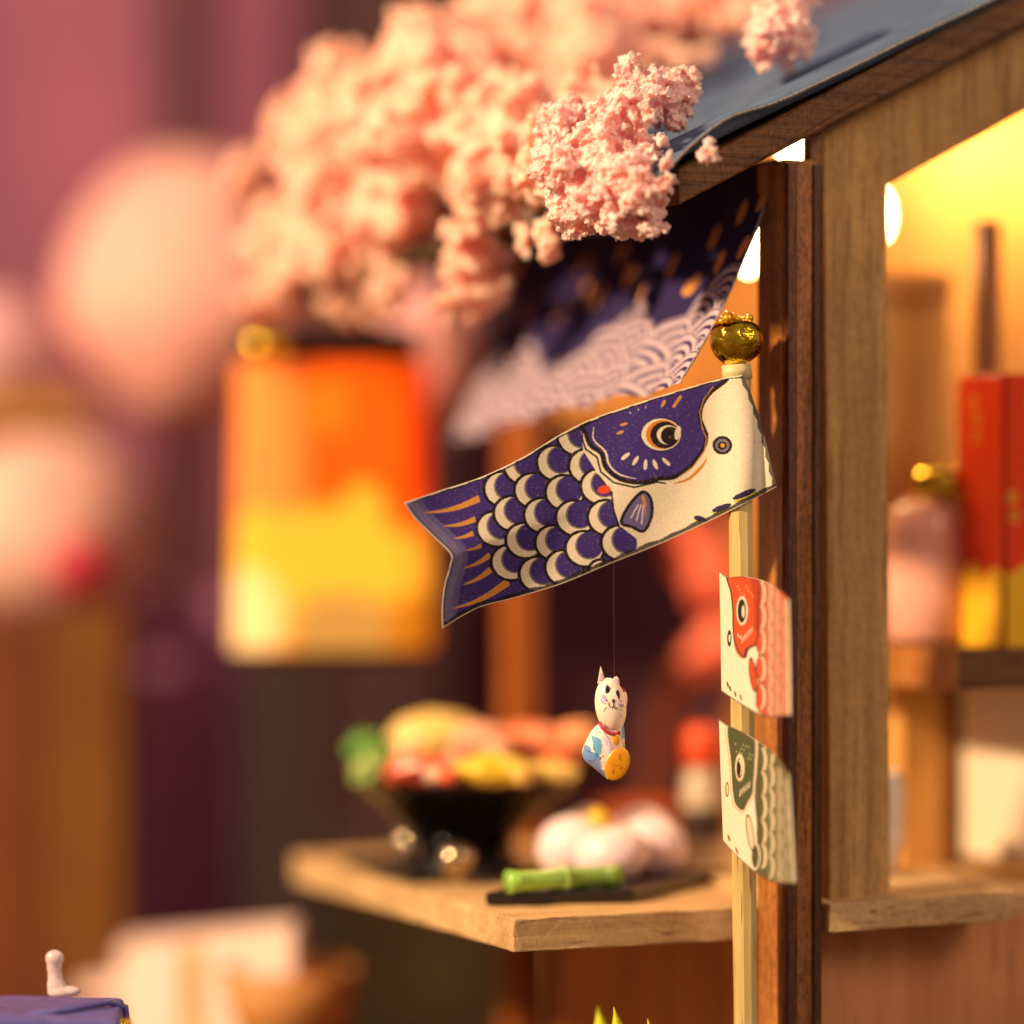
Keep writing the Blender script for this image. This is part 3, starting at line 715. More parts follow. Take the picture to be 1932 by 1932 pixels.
def foam(name, blobs, voxel, seed, mat, parent=None, n_sub=13, n_grain=9, coarse=False, disp=0.0035, grain_k=1.0):
    """blobs: list of (centre, radius). Every blob carries lumps, every lump grains; fused by a voxel remesh."""
    rnd = random.Random(seed)
    ico = bmesh.new(); bmesh.ops.create_icosphere(ico, subdivisions=1, radius=1.0)
    iv = np.array([v.co[:] for v in ico.verts]); ifc = np.array([[v.index for v in f.verts] for f in ico.faces]); ico.free()
    C, R = [], []
    def rdir():
        z = rnd.uniform(-1, 1); a = rnd.uniform(0, 2 * math.pi); r = math.sqrt(1 - z * z); return Vector((r * math.cos(a), r * math.sin(a), z))
    for c, r in blobs:
        C.append(Vector(c)); R.append(r * 0.72)
        for _ in range(n_sub):
            d = rdir(); c2 = Vector(c) + d * r * rnd.uniform(0.62, 1.0); r2 = r * rnd.uniform(0.20, 0.40)
            C.append(c2); R.append(r2)
            for _ in range(n_grain):
                e = (rdir() + d * 0.6).normalized(); r3 = r2 * rnd.uniform(0.20, 0.44) * grain_k
                C.append(c2 + e * r2 * rnd.uniform(0.85, 1.15)); R.append(r3)
    C = np.array([c[:] for c in C]); R = np.array(R)
    jit = 1 + 0.25 * np.random.default_rng(seed).normal(size=(len(R), len(iv)))
    V = C[:, None] + iv[None] * (R[:, None] * np.clip(jit, 0.6, 1.5))[..., None]
    Fc = ifc[None] + (np.arange(len(R)) * len(iv))[:, None, None]
    me = bpy.data.meshes.new(name); V = V.reshape(-1, 3); Fc = Fc.reshape(-1, 3)
    me.vertices.add(len(V)); me.vertices.foreach_set('co', V.ravel()); me.loops.add(Fc.size); me.loops.foreach_set('vertex_index', Fc.ravel().astype(np.int32))
    me.polygons.add(len(Fc)); me.polygons.foreach_set('loop_start', np.arange(0, Fc.size, 3, dtype=np.int32)); me.polygons.foreach_set('loop_total', np.full(len(Fc), 3, np.int32)); me.update()
    o = bpy.data.objects.new(name, me); COL.objects.link(o)
    m = o.modifiers.new('r', 'REMESH'); m.mode = 'VOXEL'; m.voxel_size = voxel
    m = o.modifiers.new('d', 'DISPLACE'); m.texture = TEXB if coarse else TEX; m.strength = disp; m.mid_level = 0.55; m.texture_coords = 'LOCAL'
    dg = bpy.context.evaluated_depsgraph_get(); me2 = bpy.data.meshes.new_from_object(o.evaluated_get(dg))
    bpy.data.objects.remove(o); bpy.data.meshes.remove(me); me2.name = name
    me2.materials.clear()
    return link(name, me2, mat, parent, True)
def cluster(u, v, d, ru, rv, n, rk, seed):
    """n blob centres scattered in an ellipsoid given in picture size at depth d"""
    rnd = random.Random(seed); out = []
    ru, rv = px(ru, d), px(rv, d)
    for _ in range(n):
        z = rnd.uniform(-1, 1); a = rnd.uniform(0, 2 * math.pi); r = math.sqrt(1 - z * z); k = rnd.uniform(0.25, 0.82)
        out.append((pt(u, v, d) + RIGHT * ru * r * math.cos(a) * k + VIEW * min(ru, rv) * r * math.sin(a) * k + UP * rv * z * k, min(ru, rv) * rk * rnd.uniform(0.7, 1.15)))
    return out
# sharp tufts by the near end of the eave
def tuft(label, groups, seed, voxel=0.00095):
    bl = []
    for k, (u, v, d, ru, rv, n, rk) in enumerate(groups): bl += cluster(u, v, d, ru, rv, n, rk, seed * 31 + k)
    o = foam('blossom_tuft', bl, voxel, seed, M_foam, None, 24, 12, False, 0.0034, 1.1)
    return tag(o, label, 'blossom', 'pink foam blossoms on the roof edge')
tuft('large crisp pink blossom tuft hanging off the low corner of the roof', [
    (1165, 385, 2.06, 105, 58, 15, 0.62), (1085, 345, 2.09, 75, 78, 10, 0.6), (1218, 372, 2.05, 58, 66, 9, 0.6), (1180, 265, 2.09, 75, 85, 12, 0.6), (1225, 190, 2.12, 80, 62, 11, 0.6), (1140, 310, 2.08, 70, 70, 9, 0.65), (1292, 160, 2.12, 30, 36, 5, 0.7), (1232, 430, 2.045, 40, 15, 6, 0.9), (1180, 330, 2.05, 60, 50, 6, 0.7), (1060, 250, 2.13, 60, 60, 8, 0.6)], 1)
tuft('tiny pink blossom crumb stuck on the dark rake board', [(1336, 284, 2.025, 25, 27, 7, 0.5)], 2, 0.0011)
tuft('pale crumb of blossom on the tip of the curled roof lip', [(1262, 322, 2.03, 16, 34, 6, 0.7), (1262, 290, 2.03, 10, 14, 3, 0.8)], 3, 0.0011)
tuft('pink blossom tuft at the top edge, lying on the roof slope', [(1480, 60, 2.20, 62, 66, 14, 0.6), (1440, 112, 2.20, 34, 26, 5, 0.7), (1500, 5, 2.21, 48, 40, 6, 0.7)], 4, 0.0014)
# the flowering bough that follows the eave away from us
bough = thing('blossom_bough', 'big soft pink blossom bough resting along the eave of the stall', 'blossom', pt(800, 560, 2.4))
MASS = [(1120, 200, 2.24, 70, 70, 9), (1040, 300, 2.17, 80, 130, 13), (1040, 440, 2.20, 40, 60, 6), (975, 300, 2.27, 110, 110, 12), (960, 250, 2.31, 110, 110, 10), (930, 380, 2.30, 85, 95, 11), (880, 470, 2.33, 80, 70, 8), (905, 545, 2.34, 80, 62, 9), (985, 455, 2.24, 34, 40, 5),
        (860, 250, 2.40, 140, 150, 14), (850, 120, 2.46, 130, 95, 11), (760, 400, 2.44, 120, 130, 12), (740, 210, 2.50, 120, 130, 12), (650, 330, 2.52, 120, 170, 12), (640, 150, 2.56, 80, 85, 8),
        (650, 500, 2.52, 110, 90, 10), (560, 250, 2.60, 60, 110, 8), (540, 440, 2.62, 100, 140, 10), (640, 580, 2.54, 60, 40, 6), (510, 560, 2.68, 70, 60, 6), (730, 520, 2.46, 60, 60, 6),
        (1000, 80, 2.55, 140, 120, 12), (1120, 110, 2.50, 130, 110, 12), (1080, 10, 2.62, 170, 90, 12), (1250, 40, 2.55, 140, 90, 12), (1370, 20, 2.52, 100, 70, 9), (1290, 110, 2.48, 90, 50, 7), (1190, 190, 2.45, 80, 60, 7), (470, 330, 2.72, 60, 60, 6), (960, 180, 2.50, 90, 70, 7), (1060, 215, 2.42, 70, 60, 7)]
for k, (u, v, d, ru, rv, n) in enumerate(MASS):
    dd = d - 2.1
    foam('blossom_clump', cluster(u, v, d, ru, rv, n, 0.62, 100 + k), 0.0022 + 0.006 * min(dd, 0.5), 200 + k, M_peach, bough, 11, 7, dd > 0.2, 0.005)
tw = [pt(1230, 420, 2.13), pt(1050, 430, 2.25), pt(900, 450, 2.36), pt(720, 500, 2.48), pt(560, 560, 2.62)]
from_bm('twig', bm_tube(tw, [0.008, 0.010, 0.012, 0.012, 0.010], 10), plain('twig_bark', (70, 44, 26), 0.8, 0, 0.3, 60), bough, True)
# coral blossoms beyond the far window of the stall
cor = thing('blossom_shrub', 'blurred coral-red blossom mass behind the bamboo pole and counter', 'blossom', pt(1310, 1300, 2.9))
for k, (u, v, d, ru, rv, n) in enumerate(((1320, 1060, 2.85, 90, 110, 7), (1330, 1220, 2.85, 85, 110, 7), (1290, 1000, 2.9, 70, 60, 5), (1390, 900, 2.9, 60, 130, 6))):
    foam('blossom_clump', cluster(u, v, d, ru, rv, n, 0.55, 300 + k), 0.008, 320 + k, M_coral, cor, 8, 5, True, 0.005)
from_bm('trunk', bm_tube([pt(1300, 1250, 2.87), pt(1270, 1330, 2.87), pt(1240, 1500, 2.87), pt(1236, 2300, 2.87)], [0.018, 0.020, 0.022, 0.026], 10), plain('red_bark', (124, 56, 30), 0.8), cor, True)

# ------------------------------------------------------------------ dishes on the counter
def base_on_counter(u, v): return onZ(u, v, zc)
def ground_lathe(name, prof, c, mat, parent=None, seg=56):
    return from_bm(name, bm_lathe(prof, c, seg), mat, parent, True)
# lacquered stand tray under the bowl
bc_ = base_on_counter(905, 1655)
kk = px(1, depth(bc_))
M_brownlac = plain('brown_lacquer', (58, 30, 18), 0.25, 0, 0.2, 20, 0.4)
o = from_bm('serving_board', bm_box(bc_.x - 0.085, bc_.x + 0.05, bc_.y - 0.03, bc_.y + 0.145, zc + 0.0005, zc + 0.008, 0.002), M_slate)
tag(o, 'flat black serving board under the footed bowl', 'board')
bb = Vector((bc_.x, bc_.y + 0.04, zc + 0.008))
kk = px(1, depth(bb))
bowl = thing('footed_bowl', 'black lacquered footed bowl heaped with colourful food on the counter', 'bowl', bb)
zr = 158 * kk
ground_lathe('bowl_body', [(0, 46 * kk), (92 * kk, 48 * kk), (108 * kk, 72 * kk), (165 * kk, 118 * kk), (228 * kk, zr), (232 * kk, zr + 0.001), (220 * kk, zr), (160 * kk, 126 * kk), (0, 118 * kk)], bb, M_black, bowl)
ground_lathe('foot', [(0, 0.001), (112 * kk, 0.001), (114 * kk, 8 * kk), (96 * kk, 14 * kk), (92 * kk, 45 * kk), (0, 45 * kk)], bb, M_black, bowl)
def food(name, label, u, v, dv, rad, col, seed, amp=0.18, rough=0.35, cat='food', sss=0.3, tilt=0.0, freq=2.0):
    d = depth(bb) + dv
    M_ = CAMBASIS @ Matrix.Rotation(tilt, 3, 'Y')
    o = from_bm(name, bm_blob(pt(u, v, d), tuple(px(r, d) for r in rad), seed, amp, freq, 4, M_), plain('food_' + str(seed), col, rough, 0, 0.2, 40, 0.3, 0, 0.5, sss, (0.01, 0.005, 0.003)), None, True)
    return tag(o, label, cat, 'food heaped in the black bowl')
food('egg_dome', 'large pale yellow dome of omelette topping the heap in the bowl', 822, 1402, 0.06, (96, 80, 62), (240, 200, 120), 11, 0.10)
food('omelette_roll', 'bright yellow omelette piece at the front of the bowl', 930, 1452, -0.10, (72, 55, 32), (250, 198, 50), 12, 0.15)
food('omelette_roll', 'pale yellow omelette slice near the right rim of the bowl', 1030, 1458, -0.06, (62, 50, 24), (250, 206, 110), 13, 0.15)
food('prawn', 'coral prawn at the left front of the bowl', 790, 1450, -0.07, (58, 40, 30), (226, 96, 62), 14, 0.25)
food('prawn', 'coral-pink prawn in the middle of the bowl heap', 880, 1440, -0.08, (46, 40, 34), (240, 140, 110), 15, 0.25)
food('salmon_slice', 'wide salmon-pink slice at the right of the bowl heap', 990, 1410, 0.02, (105, 60, 48), (240, 134, 96), 16, 0.15)
food('salmon_slice', 'small orange salmon slice at the far right rim of the bowl', 1090, 1395, 0.02, (42, 40, 36), (244, 158, 104), 17, 0.15)
food('salmon_slice', 'pale pink slice between dome and omelette in the bowl', 905, 1400, -0.03, (52, 40, 42), (246, 170, 140), 18, 0.2)
food('prawn', 'small red-orange prawn at the left rim of the bowl', 760, 1462, -0.03, (34, 30, 24), (220, 84, 50), 19, 0.2)
for k, (u, v, dv, r, col, lab) in enumerate(((845, 1465, -0.12, 20, (240, 110, 70), 'tiny orange roe lump at the front rim of the bowl'), (985, 1462, -0.12, 24, (252, 190, 80), 'small golden lump in front of the salmon in the bowl'),
        (940, 1415, -0.05, 26, (250, 190, 160), 'pale peach lump on top of the yellow omelette'), (1060, 1425, -0.04, 30, (236, 110, 60), 'orange lump between salmon and pale omelette'), (770, 1425, 0.0, 26, (246, 160, 120), 'peach lump between lettuce and omelette dome'), (820, 1462, -0.11, 22, (250, 200, 170), 'whitish lump between the prawns at the bowl rim'))):
    food('roe_lump', lab, u, v, dv, (r, r, r * 0.8), col, 80 + k, 0.3, 0.15)
# leafy garnish
leafy = thing('lettuce_garnish', 'green lettuce leaf at the left side of the bowl', 'garnish', pt(700, 1470, depth(bb)))
for k, (u, v, c_) in enumerate(((695, 1412, (86, 138, 44)), (715, 1440, (120, 160, 64)), (700, 1460, (150, 170, 90)))):
    d = depth(bb) + 0.03 - 0.02 * k
    from_bm('leaf', bm_blob(pt(u, v, d), (px(38, d), px(16, d), px(28, d)), 30 + k, 0.5, 3.0, 4, CAMBASIS), plain('lettuce_%d' % k, c_, 0.4, 0, 0.3, 60), leafy, True)
# added mirror-like beads, put on the board for their blurred highlights
for k, (u, v, r, lab) in enumerate(((775, 1598, 24, 'added metal bead making a blurred highlight, left of the bowl foot'), (862, 1632, 22, 'added metal bead making a blurred highlight in front of the bowl foot'))):
    d = 2.33 - 0.05 * k
    p = onZ(u, v + r, zc + 0.008); p.z = zc + 0.008 + 0.017
    o = from_bm('glint_bead', bm_blob(p, (0.018, 0.017, 0.017), k, 0.02, 2, 4), M_glint, None, True)
    tag(o, lab, 'glint_bead', 'added highlight beads on the serving board')

# slate with pink sweet and green pick
T0, T1, T2 = base_on_counter(916, 1710), base_on_counter(1196, 1704), base_on_counter(1375, 1660)
dirv = T2 - T1
T3 = T0 + dirv
bm = bm_prism([T0 + UP * 0.0006, T1 + UP * 0.0006, T1 + dirv + UP * 0.0006, T3 + UP * 0.0006], (0, 0, 0.0120), 0.002)
tag(from_bm('slate_plate', roughen(bm, 0.0006, 60), M_slate), 'thin black slate plate carrying the pink sweet, near counter edge', 'plate')
sd = 2.345
sweet = thing('pink_sweet', 'pink flower-shaped rice sweet with yellow centre on the slate plate', 'sweet', Vector((pt(1160, 1650, sd).x, pt(1160, 1650, sd).y, zc + 0.0130)))
M_mochi = plain('pink_mochi', (246, 220, 226), 0.33, 0, 0.04, 30, 0.15, 0, 0.5, 0.25, (0.02, 0.010, 0.008))
for k, (u, v, dv, ru, rv) in enumerate(((1080, 1600, -0.01, 68, 62), (1156, 1612, -0.05, 70, 54), (1230, 1600, 0.0, 66, 62), (1105, 1572, 0.08, 60, 48), (1212, 1570, 0.09, 60, 46), (1158, 1594, 0.02, 66, 46))):
    d = sd + dv; c = pt(u, v, d); r = px(ru, d); rz = px(rv, d)
    c.z = max(c.z, zc + 0.0130 + rz * 0.7)
    bm = bm_blob(c, (r, r, rz), 50 + k, 0.05, 1.5, 4)
    for v_ in bm.verts: v_.co.z = max(v_.co.z, zc + 0.0133)
    from_bm('petal', bm, M_mochi, sweet, True)
from_bm('stamen', bm_blob(pt(1128, 1552, sd - 0.005), px(25, sd), 61, 0.3, 3, 3), plain('yellow_stamen', (246, 200, 50), 0.5), sweet, True)
zst = zc + 0.0130 + px(19, 2.17)
g0, g1 = onZ(958, 1664, zst), onZ(1166, 1652, zst)
gp_ = [g0.lerp(g1, k / 10) for k in range(11)]
gr_ = [px(20 + (4 if k in (0, 5, 10) else 0) - (1 if k in (3, 8) else 0), 2.17) for k in range(11)]
pick = thing('bamboo_stick', 'short bright green bamboo stick lying on the slate plate', 'stick', g0 - UP * 0.009)
from_bm('stick', bm_tube(gp_, gr_, 16), plain('green_bamboo', (142, 188, 74), 0.25, 0, 0.25, 40, 0.3), pick, True)
from_bm('node_ring', bm_tube([gp_[5] - (g1 - g0) * 0.012, gp_[5] + (g1 - g0) * 0.012], px(25.5, 2.17), 16), plain('green_bamboo_node', (176, 206, 110), 0.35), pick, True)
# bottle and dish further inside
bp = base_on_counter(1325, 1632); bd = depth(bp); q = px(1, bd)
bot_ = thing('sauce_bottle', 'small pale sauce bottle with orange-red cap behind the lower carp', 'bottle', bp)
ground_lathe('body', [(0, 0.001), (40 * q, 0.001), (42 * q, 10 * q), (42 * q, 130 * q), (34 * q, 165 * q), (24 * q, 190 * q), (0, 190 * q)], bp, plain('bottle_glaze', (196, 176, 150), 0.3), bot_)
ground_lathe('cap', [(0, 188 * q), (32 * q, 188 * q), (36 * q, 196 * q), (35 * q, 250 * q), (28 * q, 262 * q), (0, 262 * q)], bp, plain('orange_cap', (226, 78, 30), 0.4), bot_)
ground_lathe('label_band', [(42.6 * q, 50 * q), (42.6 * q, 110 * q)], bp, plain('dark_label', (60, 40, 36), 0.6), bot_)
dpz = base_on_counter(1210, 1590); dq = px(1, depth(dpz))
dish = thing('orange_dish', 'shallow orange dish on the counter behind the pink sweet', 'dish', dpz)
ground_lathe('dish_body', [(0, 0.001), (40 * dq, 0.001), (44 * dq, 20 * dq), (90 * dq, 66 * dq), (92 * dq, 70 * dq), (84 * dq, 66 * dq), (0, 30 * dq)], dpz, plain('orange_glaze', (190, 84, 36), 0.3), dish)
ground_lathe('sauce', [(0, 55 * dq), (70 * dq, 55 * dq)], dpz, plain('amber_sauce', (240, 150, 60), 0.2), dish)

# ------------------------------------------------------------------ lucky cat charm hung under the blue carp
CD = 2.085; CK = px(1, CD) * 350 / 1932 * W / 2048     # one zoom-pixel of the cat close-up
def cz(zx, zy, dv=0.0):
    u, v = (1050 + zx / 5.52) * W / 2048, (1250 + zy / 5.52) * W / 2048
    return pt(u, v, CD + dv)
cat = thing('cat_charm', 'tiny white lucky-cat charm holding a gold coin, hanging under the blue carp', 'cat charm', cz(930, 1720))
c1 = CK
def cblob(name, zx, zy, dv, rx, ry, rz, mat, rot=0.0, seed=0, amp=0.0, sub=4, parent=None):
    M_ = CAMBASIS @ Matrix.Rotation(rot, 3, 'Y')
    return from_bm(name, bm_blob(cz(zx, zy, dv), (rx * c1, ry * c1, rz * c1), seed, amp, 2, sub, M_), mat, parent or cat, True)
M_catw = plain('cat_cream', (248, 226, 208), 0.45, 0, 0.04, 30, 0.2)
M_ink = plain('cat_ink', (48, 26, 40), 0.35)
# body: one shaped surface painted with blue waves
prof_l = [(835, 1075), (740, 1160), (660, 1310), (632, 1400), (655, 1490), (760, 1580), (905, 1700)]
prof_r = [(1085, 1075), (1100, 1200), (1100, 1310), (1110, 1400), (1120, 1480), (1090, 1590), (990, 1700)]
NBU, NBV = 96, 110
Lc, Rc = curve_eval(prof_l, np.linspace(0, 1, NBV)), curve_eval(prof_r, np.linspace(0, 1, NBV))
bm_v = []; cols = []
ang = np.linspace(-math.pi, math.pi, NBU, endpoint=False)
PB = np.zeros((NBV, NBU, 3)); ZX = np.zeros((NBV, NBU)); ZY = np.zeros((NBV, NBU)); FR = np.zeros((NBV, NBU))
for j in range(NBV):
    cx, cy = (Lc[j] + Rc[j]) / 2; hw = (Rc[j, 0] - Lc[j, 0]) / 2; hy = (Rc[j, 1] - Lc[j, 1]) / 2
    hd = min(abs(hw), 150) * 0.8
    for i, a_ in enumerate(ang):
        X = cx + hw * math.sin(a_); Yz = cy + hy * math.sin(a_)
        PB[j, i] = cz(X, Yz, -hd * math.cos(a_) * c1)
        ZX[j, i], ZY[j, i], FR[j, i] = X, Yz, math.cos(a_)
cb = Canvas(ZX, ZY, (248, 236, 220))
LB, MB_ = (104, 178, 222), (112, 150, 206)
cb.poly(spline([(735, 1225), (790, 1235), (840, 1270), (850, 1330), (840, 1420), (800, 1440), (760, 1370), (750, 1300)], 5), LB)
cb.poly(spline([(655, 1330), (720, 1350), (740, 1400), (800, 1420), (830, 1480), (850, 1600), (900, 1700), (760, 1600), (640, 1500)], 5), MB_)
cb.poly([(640, 1500), (700, 1490), (820, 1480), (860, 1640), (905, 1720), (760, 1620)], (132, 142, 190))
cb.stroke(spline([(735, 1225), (752, 1300), (758, 1370), (800, 1440), (760, 1500), (710, 1500)], 5, False), 7, (60, 90, 140))
cb.stroke(spline([(655, 1330), (690, 1390), (715, 1400), (740, 1400)], 5, False), 6, (60, 90, 140))
cb.poly([(1060, 1110), (1120, 1090), (1120, 1250), (1075, 1250)], LB)
cb.stroke([(1050, 1200), (1075, 1260), (1095, 1350)], 6, (90, 50, 70))
cb.stroke([(830, 1420), (850, 1560), (890, 1680)], 6, (130, 120, 140)); cb.stroke([(860, 1440), (880, 1560), (900, 1600)], 5, (130, 120, 140))
for (x_, y_) in ((770, 1170), (825, 1185), (800, 1205)): cb.ell(x_, y_, 8, 12, (150, 160, 150))
vb = PB.reshape(-1, 3); ib = np.arange(NBV * NBU).reshape(NBV, NBU)
fb_ = np.stack([ib[:-1], np.roll(ib, -1, 1)[:-1], np.roll(ib, -1, 1)[1:], ib[1:]], -1).reshape(-1, 4)
me = bpy.data.meshes.new('body'); me.from_pydata([tuple(p) for p in vb], [], [tuple(map(int, f)) for f in fb_] + [tuple(map(int, ib[0][::-1])), tuple(map(int, ib[-1]))]); me.update()
at_ = me.color_attributes.new('print', 'FLOAT_COLOR', 'POINT'); cc = np.ones((len(vb), 4)); cc[:, :3] = cb.c.reshape(-1, 3); at_.data.foreach_set('color', cc.ravel())
link('body', me, printed('cat_paint', 0.45, 0, 900, 0.1), cat, True)
head = cblob('head', 945, 885, -0.004, 172, 150, 305, M_catw, -0.12)
# ears
def cone(name, tip, bl, br, dv, mat, parent=None, th=26):
    A, B, C_ = cz(*tip, dv), cz(*bl, dv), cz(*br, dv)
    return from_bm(name, bm_prism([A, B, C_], VIEW * th * c1, 3 * c1), mat, parent or cat)
M_lil = plain('cat_lilac', (206, 182, 214), 0.5)
cone('ear', (835, 455), (800, 650), (890, 620), -0.006, M_catw, None, 60); cone('inner_ear', (838, 520), (822, 622), (872, 602), -0.0072, M_lil, None, 10)
from_bm('ear', bm_prism([cz(*p, -0.006) for p in ((955, 640), (985, 578), (1015, 568), (1040, 600), (1046, 720), (1000, 690))], VIEW * 60 * c1, 3 * c1), M_catw, cat)
from_bm('inner_ear', bm_prism([cz(*p, -0.0072) for p in ((972, 632), (995, 592), (1018, 588), (1030, 615), (1032, 690), (1000, 665))], VIEW * 10 * c1, 2 * c1), M_lil, cat)
# face details sit just proud of the head
def on_head(zx, zy):
    x, y = (zx - 945), (zy - 885); r = -0.12
    xr, yr = x * math.cos(r) + y * math.sin(r), -x * math.sin(r) + y * math.cos(r)
    k = 1 - (xr / 172) ** 2 - (yr / 305) ** 2
    return -0.004 - 150 * c1 * math.sqrt(max(k, 0.02))
def face(name, zx, zy, rx, rz, mat, rot=0.0, proud=6):
    return cblob(name, zx, zy, on_head(zx, zy), rx, proud, rz, mat, rot, 0, 0, 3)
face('eye', 912, 724, 26, 64, M_ink, -0.06); face('eye', 1024, 777, 26, 62, M_ink, -0.06)
M_cw = plain('cat_white', (255, 246, 238), 0.4)
cblob('eye_glint', 922, 700, on_head(922, 700) - 8 * c1, 6, 4, 8, M_cw); cblob('eye_glint', 1020, 736, on_head(1020, 736) - 8 * c1, 6, 4, 8, M_cw)
face('nose', 977, 840, 17, 26, M_ink)
def line(name, pts, w, mat):
    return from_bm(name, bm_tube([cz(x, y, on_head(x, y) - 2 * c1) for x, y in spline(pts, 5, False)], w * c1, 6), mat, cat, True)
line('mouth', [(925, 855), (930, 890), (955, 914), (976, 890), (978, 855), (980, 892), (1000, 925), (1024, 912)], 5, M_ink)
M_vio = plain('cat_violet', (150, 106, 200), 0.5)
for p in ([(848, 768), (880, 790), (908, 838)], [(852, 785), (872, 820), (905, 842)], [(835, 820), (860, 850), (890, 868)], [(1052, 830), (1068, 850)], [(1036, 872), (1060, 880), (1085, 880)], [(1040, 895), (1065, 898), (1088, 892)]):
    line('whisker', p, 6, M_vio)
for p in ([(868, 960), (880, 925), (905, 912)], [(1052, 925), (1075, 945)], [(1050, 980), (1072, 1020)]): line('whisker', p, 4, plain('cat_grey', (150, 150, 150), 0.5))
# raised paw with red cuff, collar, tag, arm, coin
cblob('raised_paw', 1098, 830, 0.000, 32, 30, 95, M_catw, 0.05); cblob('paw_pad', 1075, 735, 0.006, 40, 26, 42, plain('cat_cuff', (132, 34, 44), 0.5), 0.3)
col_path = [(822, 1075), (850, 1130), (900, 1180), (960, 1205), (1010, 1205), (1045, 1185)]
from_bm('collar', bm_tube([cz(x, y, -0.012 - 0.004 * math.sin(k / 5 * math.pi)) for k, (x, y) in enumerate(col_path)], 21 * c1, 10), plain('cat_collar', (176, 38, 62), 0.45), cat, True)
M_coin = plain('coin_gold', (222, 152, 14), 0.35, 0.2, 0.08, 30)
cblob('name_tag', 1006, 1266, -0.0155, 37, 14, 62, M_coin, -0.06)
cblob('arm', 922, 1350, -0.0145, 50, 34, 165, plain('cat_arm', (232, 214, 224), 0.5), -0.36)
for k in range(9): cblob('arm_spot', 880 + k * 10 + (k % 2) * 14, 1270 + k * 22, -0.0145 - 31 * c1, 6, 3, 9, M_vio, 0, 0, 0, 2)
coin = from_bm('coin', bm_blob(cz(1020, 1535, -0.0165), (128 * c1, 26 * c1, 190 * c1), 0, 0, 2, 4, CAMBASIS @ Matrix.Rotation(0.42, 3, 'Y')), M_coin, cat, True)
M_cr = plain('coin_red', (186, 80, 20), 0.5)
for p in ([(945, 1520), (975, 1540), (1010, 1560), (1050, 1540)], [(1035, 1420), (1055, 1435), (1035, 1470), (1062, 1490)], [(1050, 1545), (1066, 1560), (1050, 1590)], [(965, 1560), (975, 1600), (968, 1640)]):
    from_bm('coin_mark', bm_tube([cz(x, y, -0.0165 - 25 * c1) for x, y in p], 4 * c1, 6), M_cr, coin, True)
# hanging thread
m_th, nt, b = newmat('clear_thread'); b.inputs['Base Color'].default_value = L4((150, 120, 110)); b.inputs['Transmission Weight'].default_value = 0.85; b.inputs['Roughness'].default_value = 0.3
from_bm('thread', bm_tube([cz(985, 590), pt(1158, 1125, CD + 0.008), pt(1158, 1060, CD + 0.016)], 0.00013, 6), m_th, cat)

# ------------------------------------------------------------------ things on the shelf inside
gb0 = onY(1896, 1212, 0.046)
gbz = zs + 0.0005
gh = px(1212 - 694, depth(gb0))
gift = thing('carton', 'tall red carton with yellow cloud print standing on the inner shelf', 'carton', (gb0.x, gb0.y, gbz))
GW = 0.085
NB = 90
def carton_face(org, du, wdt, flip):
    a_ = np.linspace(0, 1, 40)[:, None]; b_ = np.linspace(0, 1, NB * 2)[None]
    X = a_ + 0 * b_; Yv = b_ + 0 * a_
    P = np.array(org)[None, None] + np.array(du)[None, None] * (X * wdt)[..., None] + np.array([0, 0, 1.0]) * (Yv * gh)[..., None]
    c = Canvas(X * wdt / gh, Yv, (228, 66, 28))
    for (x, y, r) in ((0.02, 0.20, 0.075), (0.11, 0.235, 0.075), (0.19, 0.19, 0.06), (0.06, 0.12, 0.11), (0.15, 0.10, 0.10), (0.27, 0.22, 0.075), (0.35, 0.18, 0.07)):
        c.ell(x, y, r, r, (236, 180, 44))
    c.fill(c.y < 0.15, (236, 180, 44))
    for (x, y) in ((0.14, 0.84), (0.03, 0.55), (0.12, 0.90), (0.13, 0.775), (0.04, 0.48)):
        for k in range(5): c.ell(x + 0.016 * math.cos(k * 1.257), y + 0.016 * math.sin(k * 1.257), 0.010, 0.010, (236, 160, 60))
        c.ell(x, y, 0.009, 0.009, (60, 30, 20))
    return P, c.c
M_carton = printed('printed_carton', 0.25, 0, 300, 0.05)
P1, c_1 = carton_face((gb0.x, gb0.y + GW, gbz), (0, -1, 0), GW, False)
sheet('side_panel', P1, (c_1, lin((228, 66, 28))), M_carton, gift, 0.002, (1, 0, 0))
P2, c_2 = carton_face((gb0.x, gb0.y, gbz), (1, 0, 0), GW, False)
sheet('front_panel', P2, (c_2, lin((228, 66, 28))), M_carton, gift, 0.002, (0, 1, 0))
from_bm('carton_core', bm_box(gb0.x + 0.0022, gb0.x + GW, gb0.y + 0.0022, gb0.y + GW, gbz, gbz + gh - 0.001, 0.001), plain('carton_red', (228, 66, 28), 0.4), gift)
jp = onY(1748, 1215, 0.16); jp.z = zs; jq = px(1, depth(jp)); jp.x += 0.0
jar = thing('pink_jar', 'round pink jar with gold lid beside the red carton on the shelf', 'jar', jp)
ground_lathe('jar_body', [(0, 0.001), (62 * jq, 0.001), (76 * jq, 14 * jq), (80 * jq, 90 * jq), (80 * jq, 210 * jq), (72 * jq, 252 * jq), (48 * jq, 272 * jq), (0, 274 * jq)], jp, plain('pink_glaze', (236, 172, 150), 0.25, 0, 0.06, 20, 0.3), jar)
ground_lathe('lid', [(0, 273 * jq), (54 * jq, 273 * jq), (58 * jq, 282 * jq), (58 * jq, 318 * jq), (50 * jq, 330 * jq), (0, 332 * jq)], Vector(jp) + RIGHT * 28 * jq, M_gold, jar)
wb = pt(1655, 1640, 2.33); wb.z = zt + 0.001; wq = px(1, 2.33)
wbo = thing('white_bowl', 'white round bowl on the inner ledge, half hidden by the light post', 'bowl', wb)
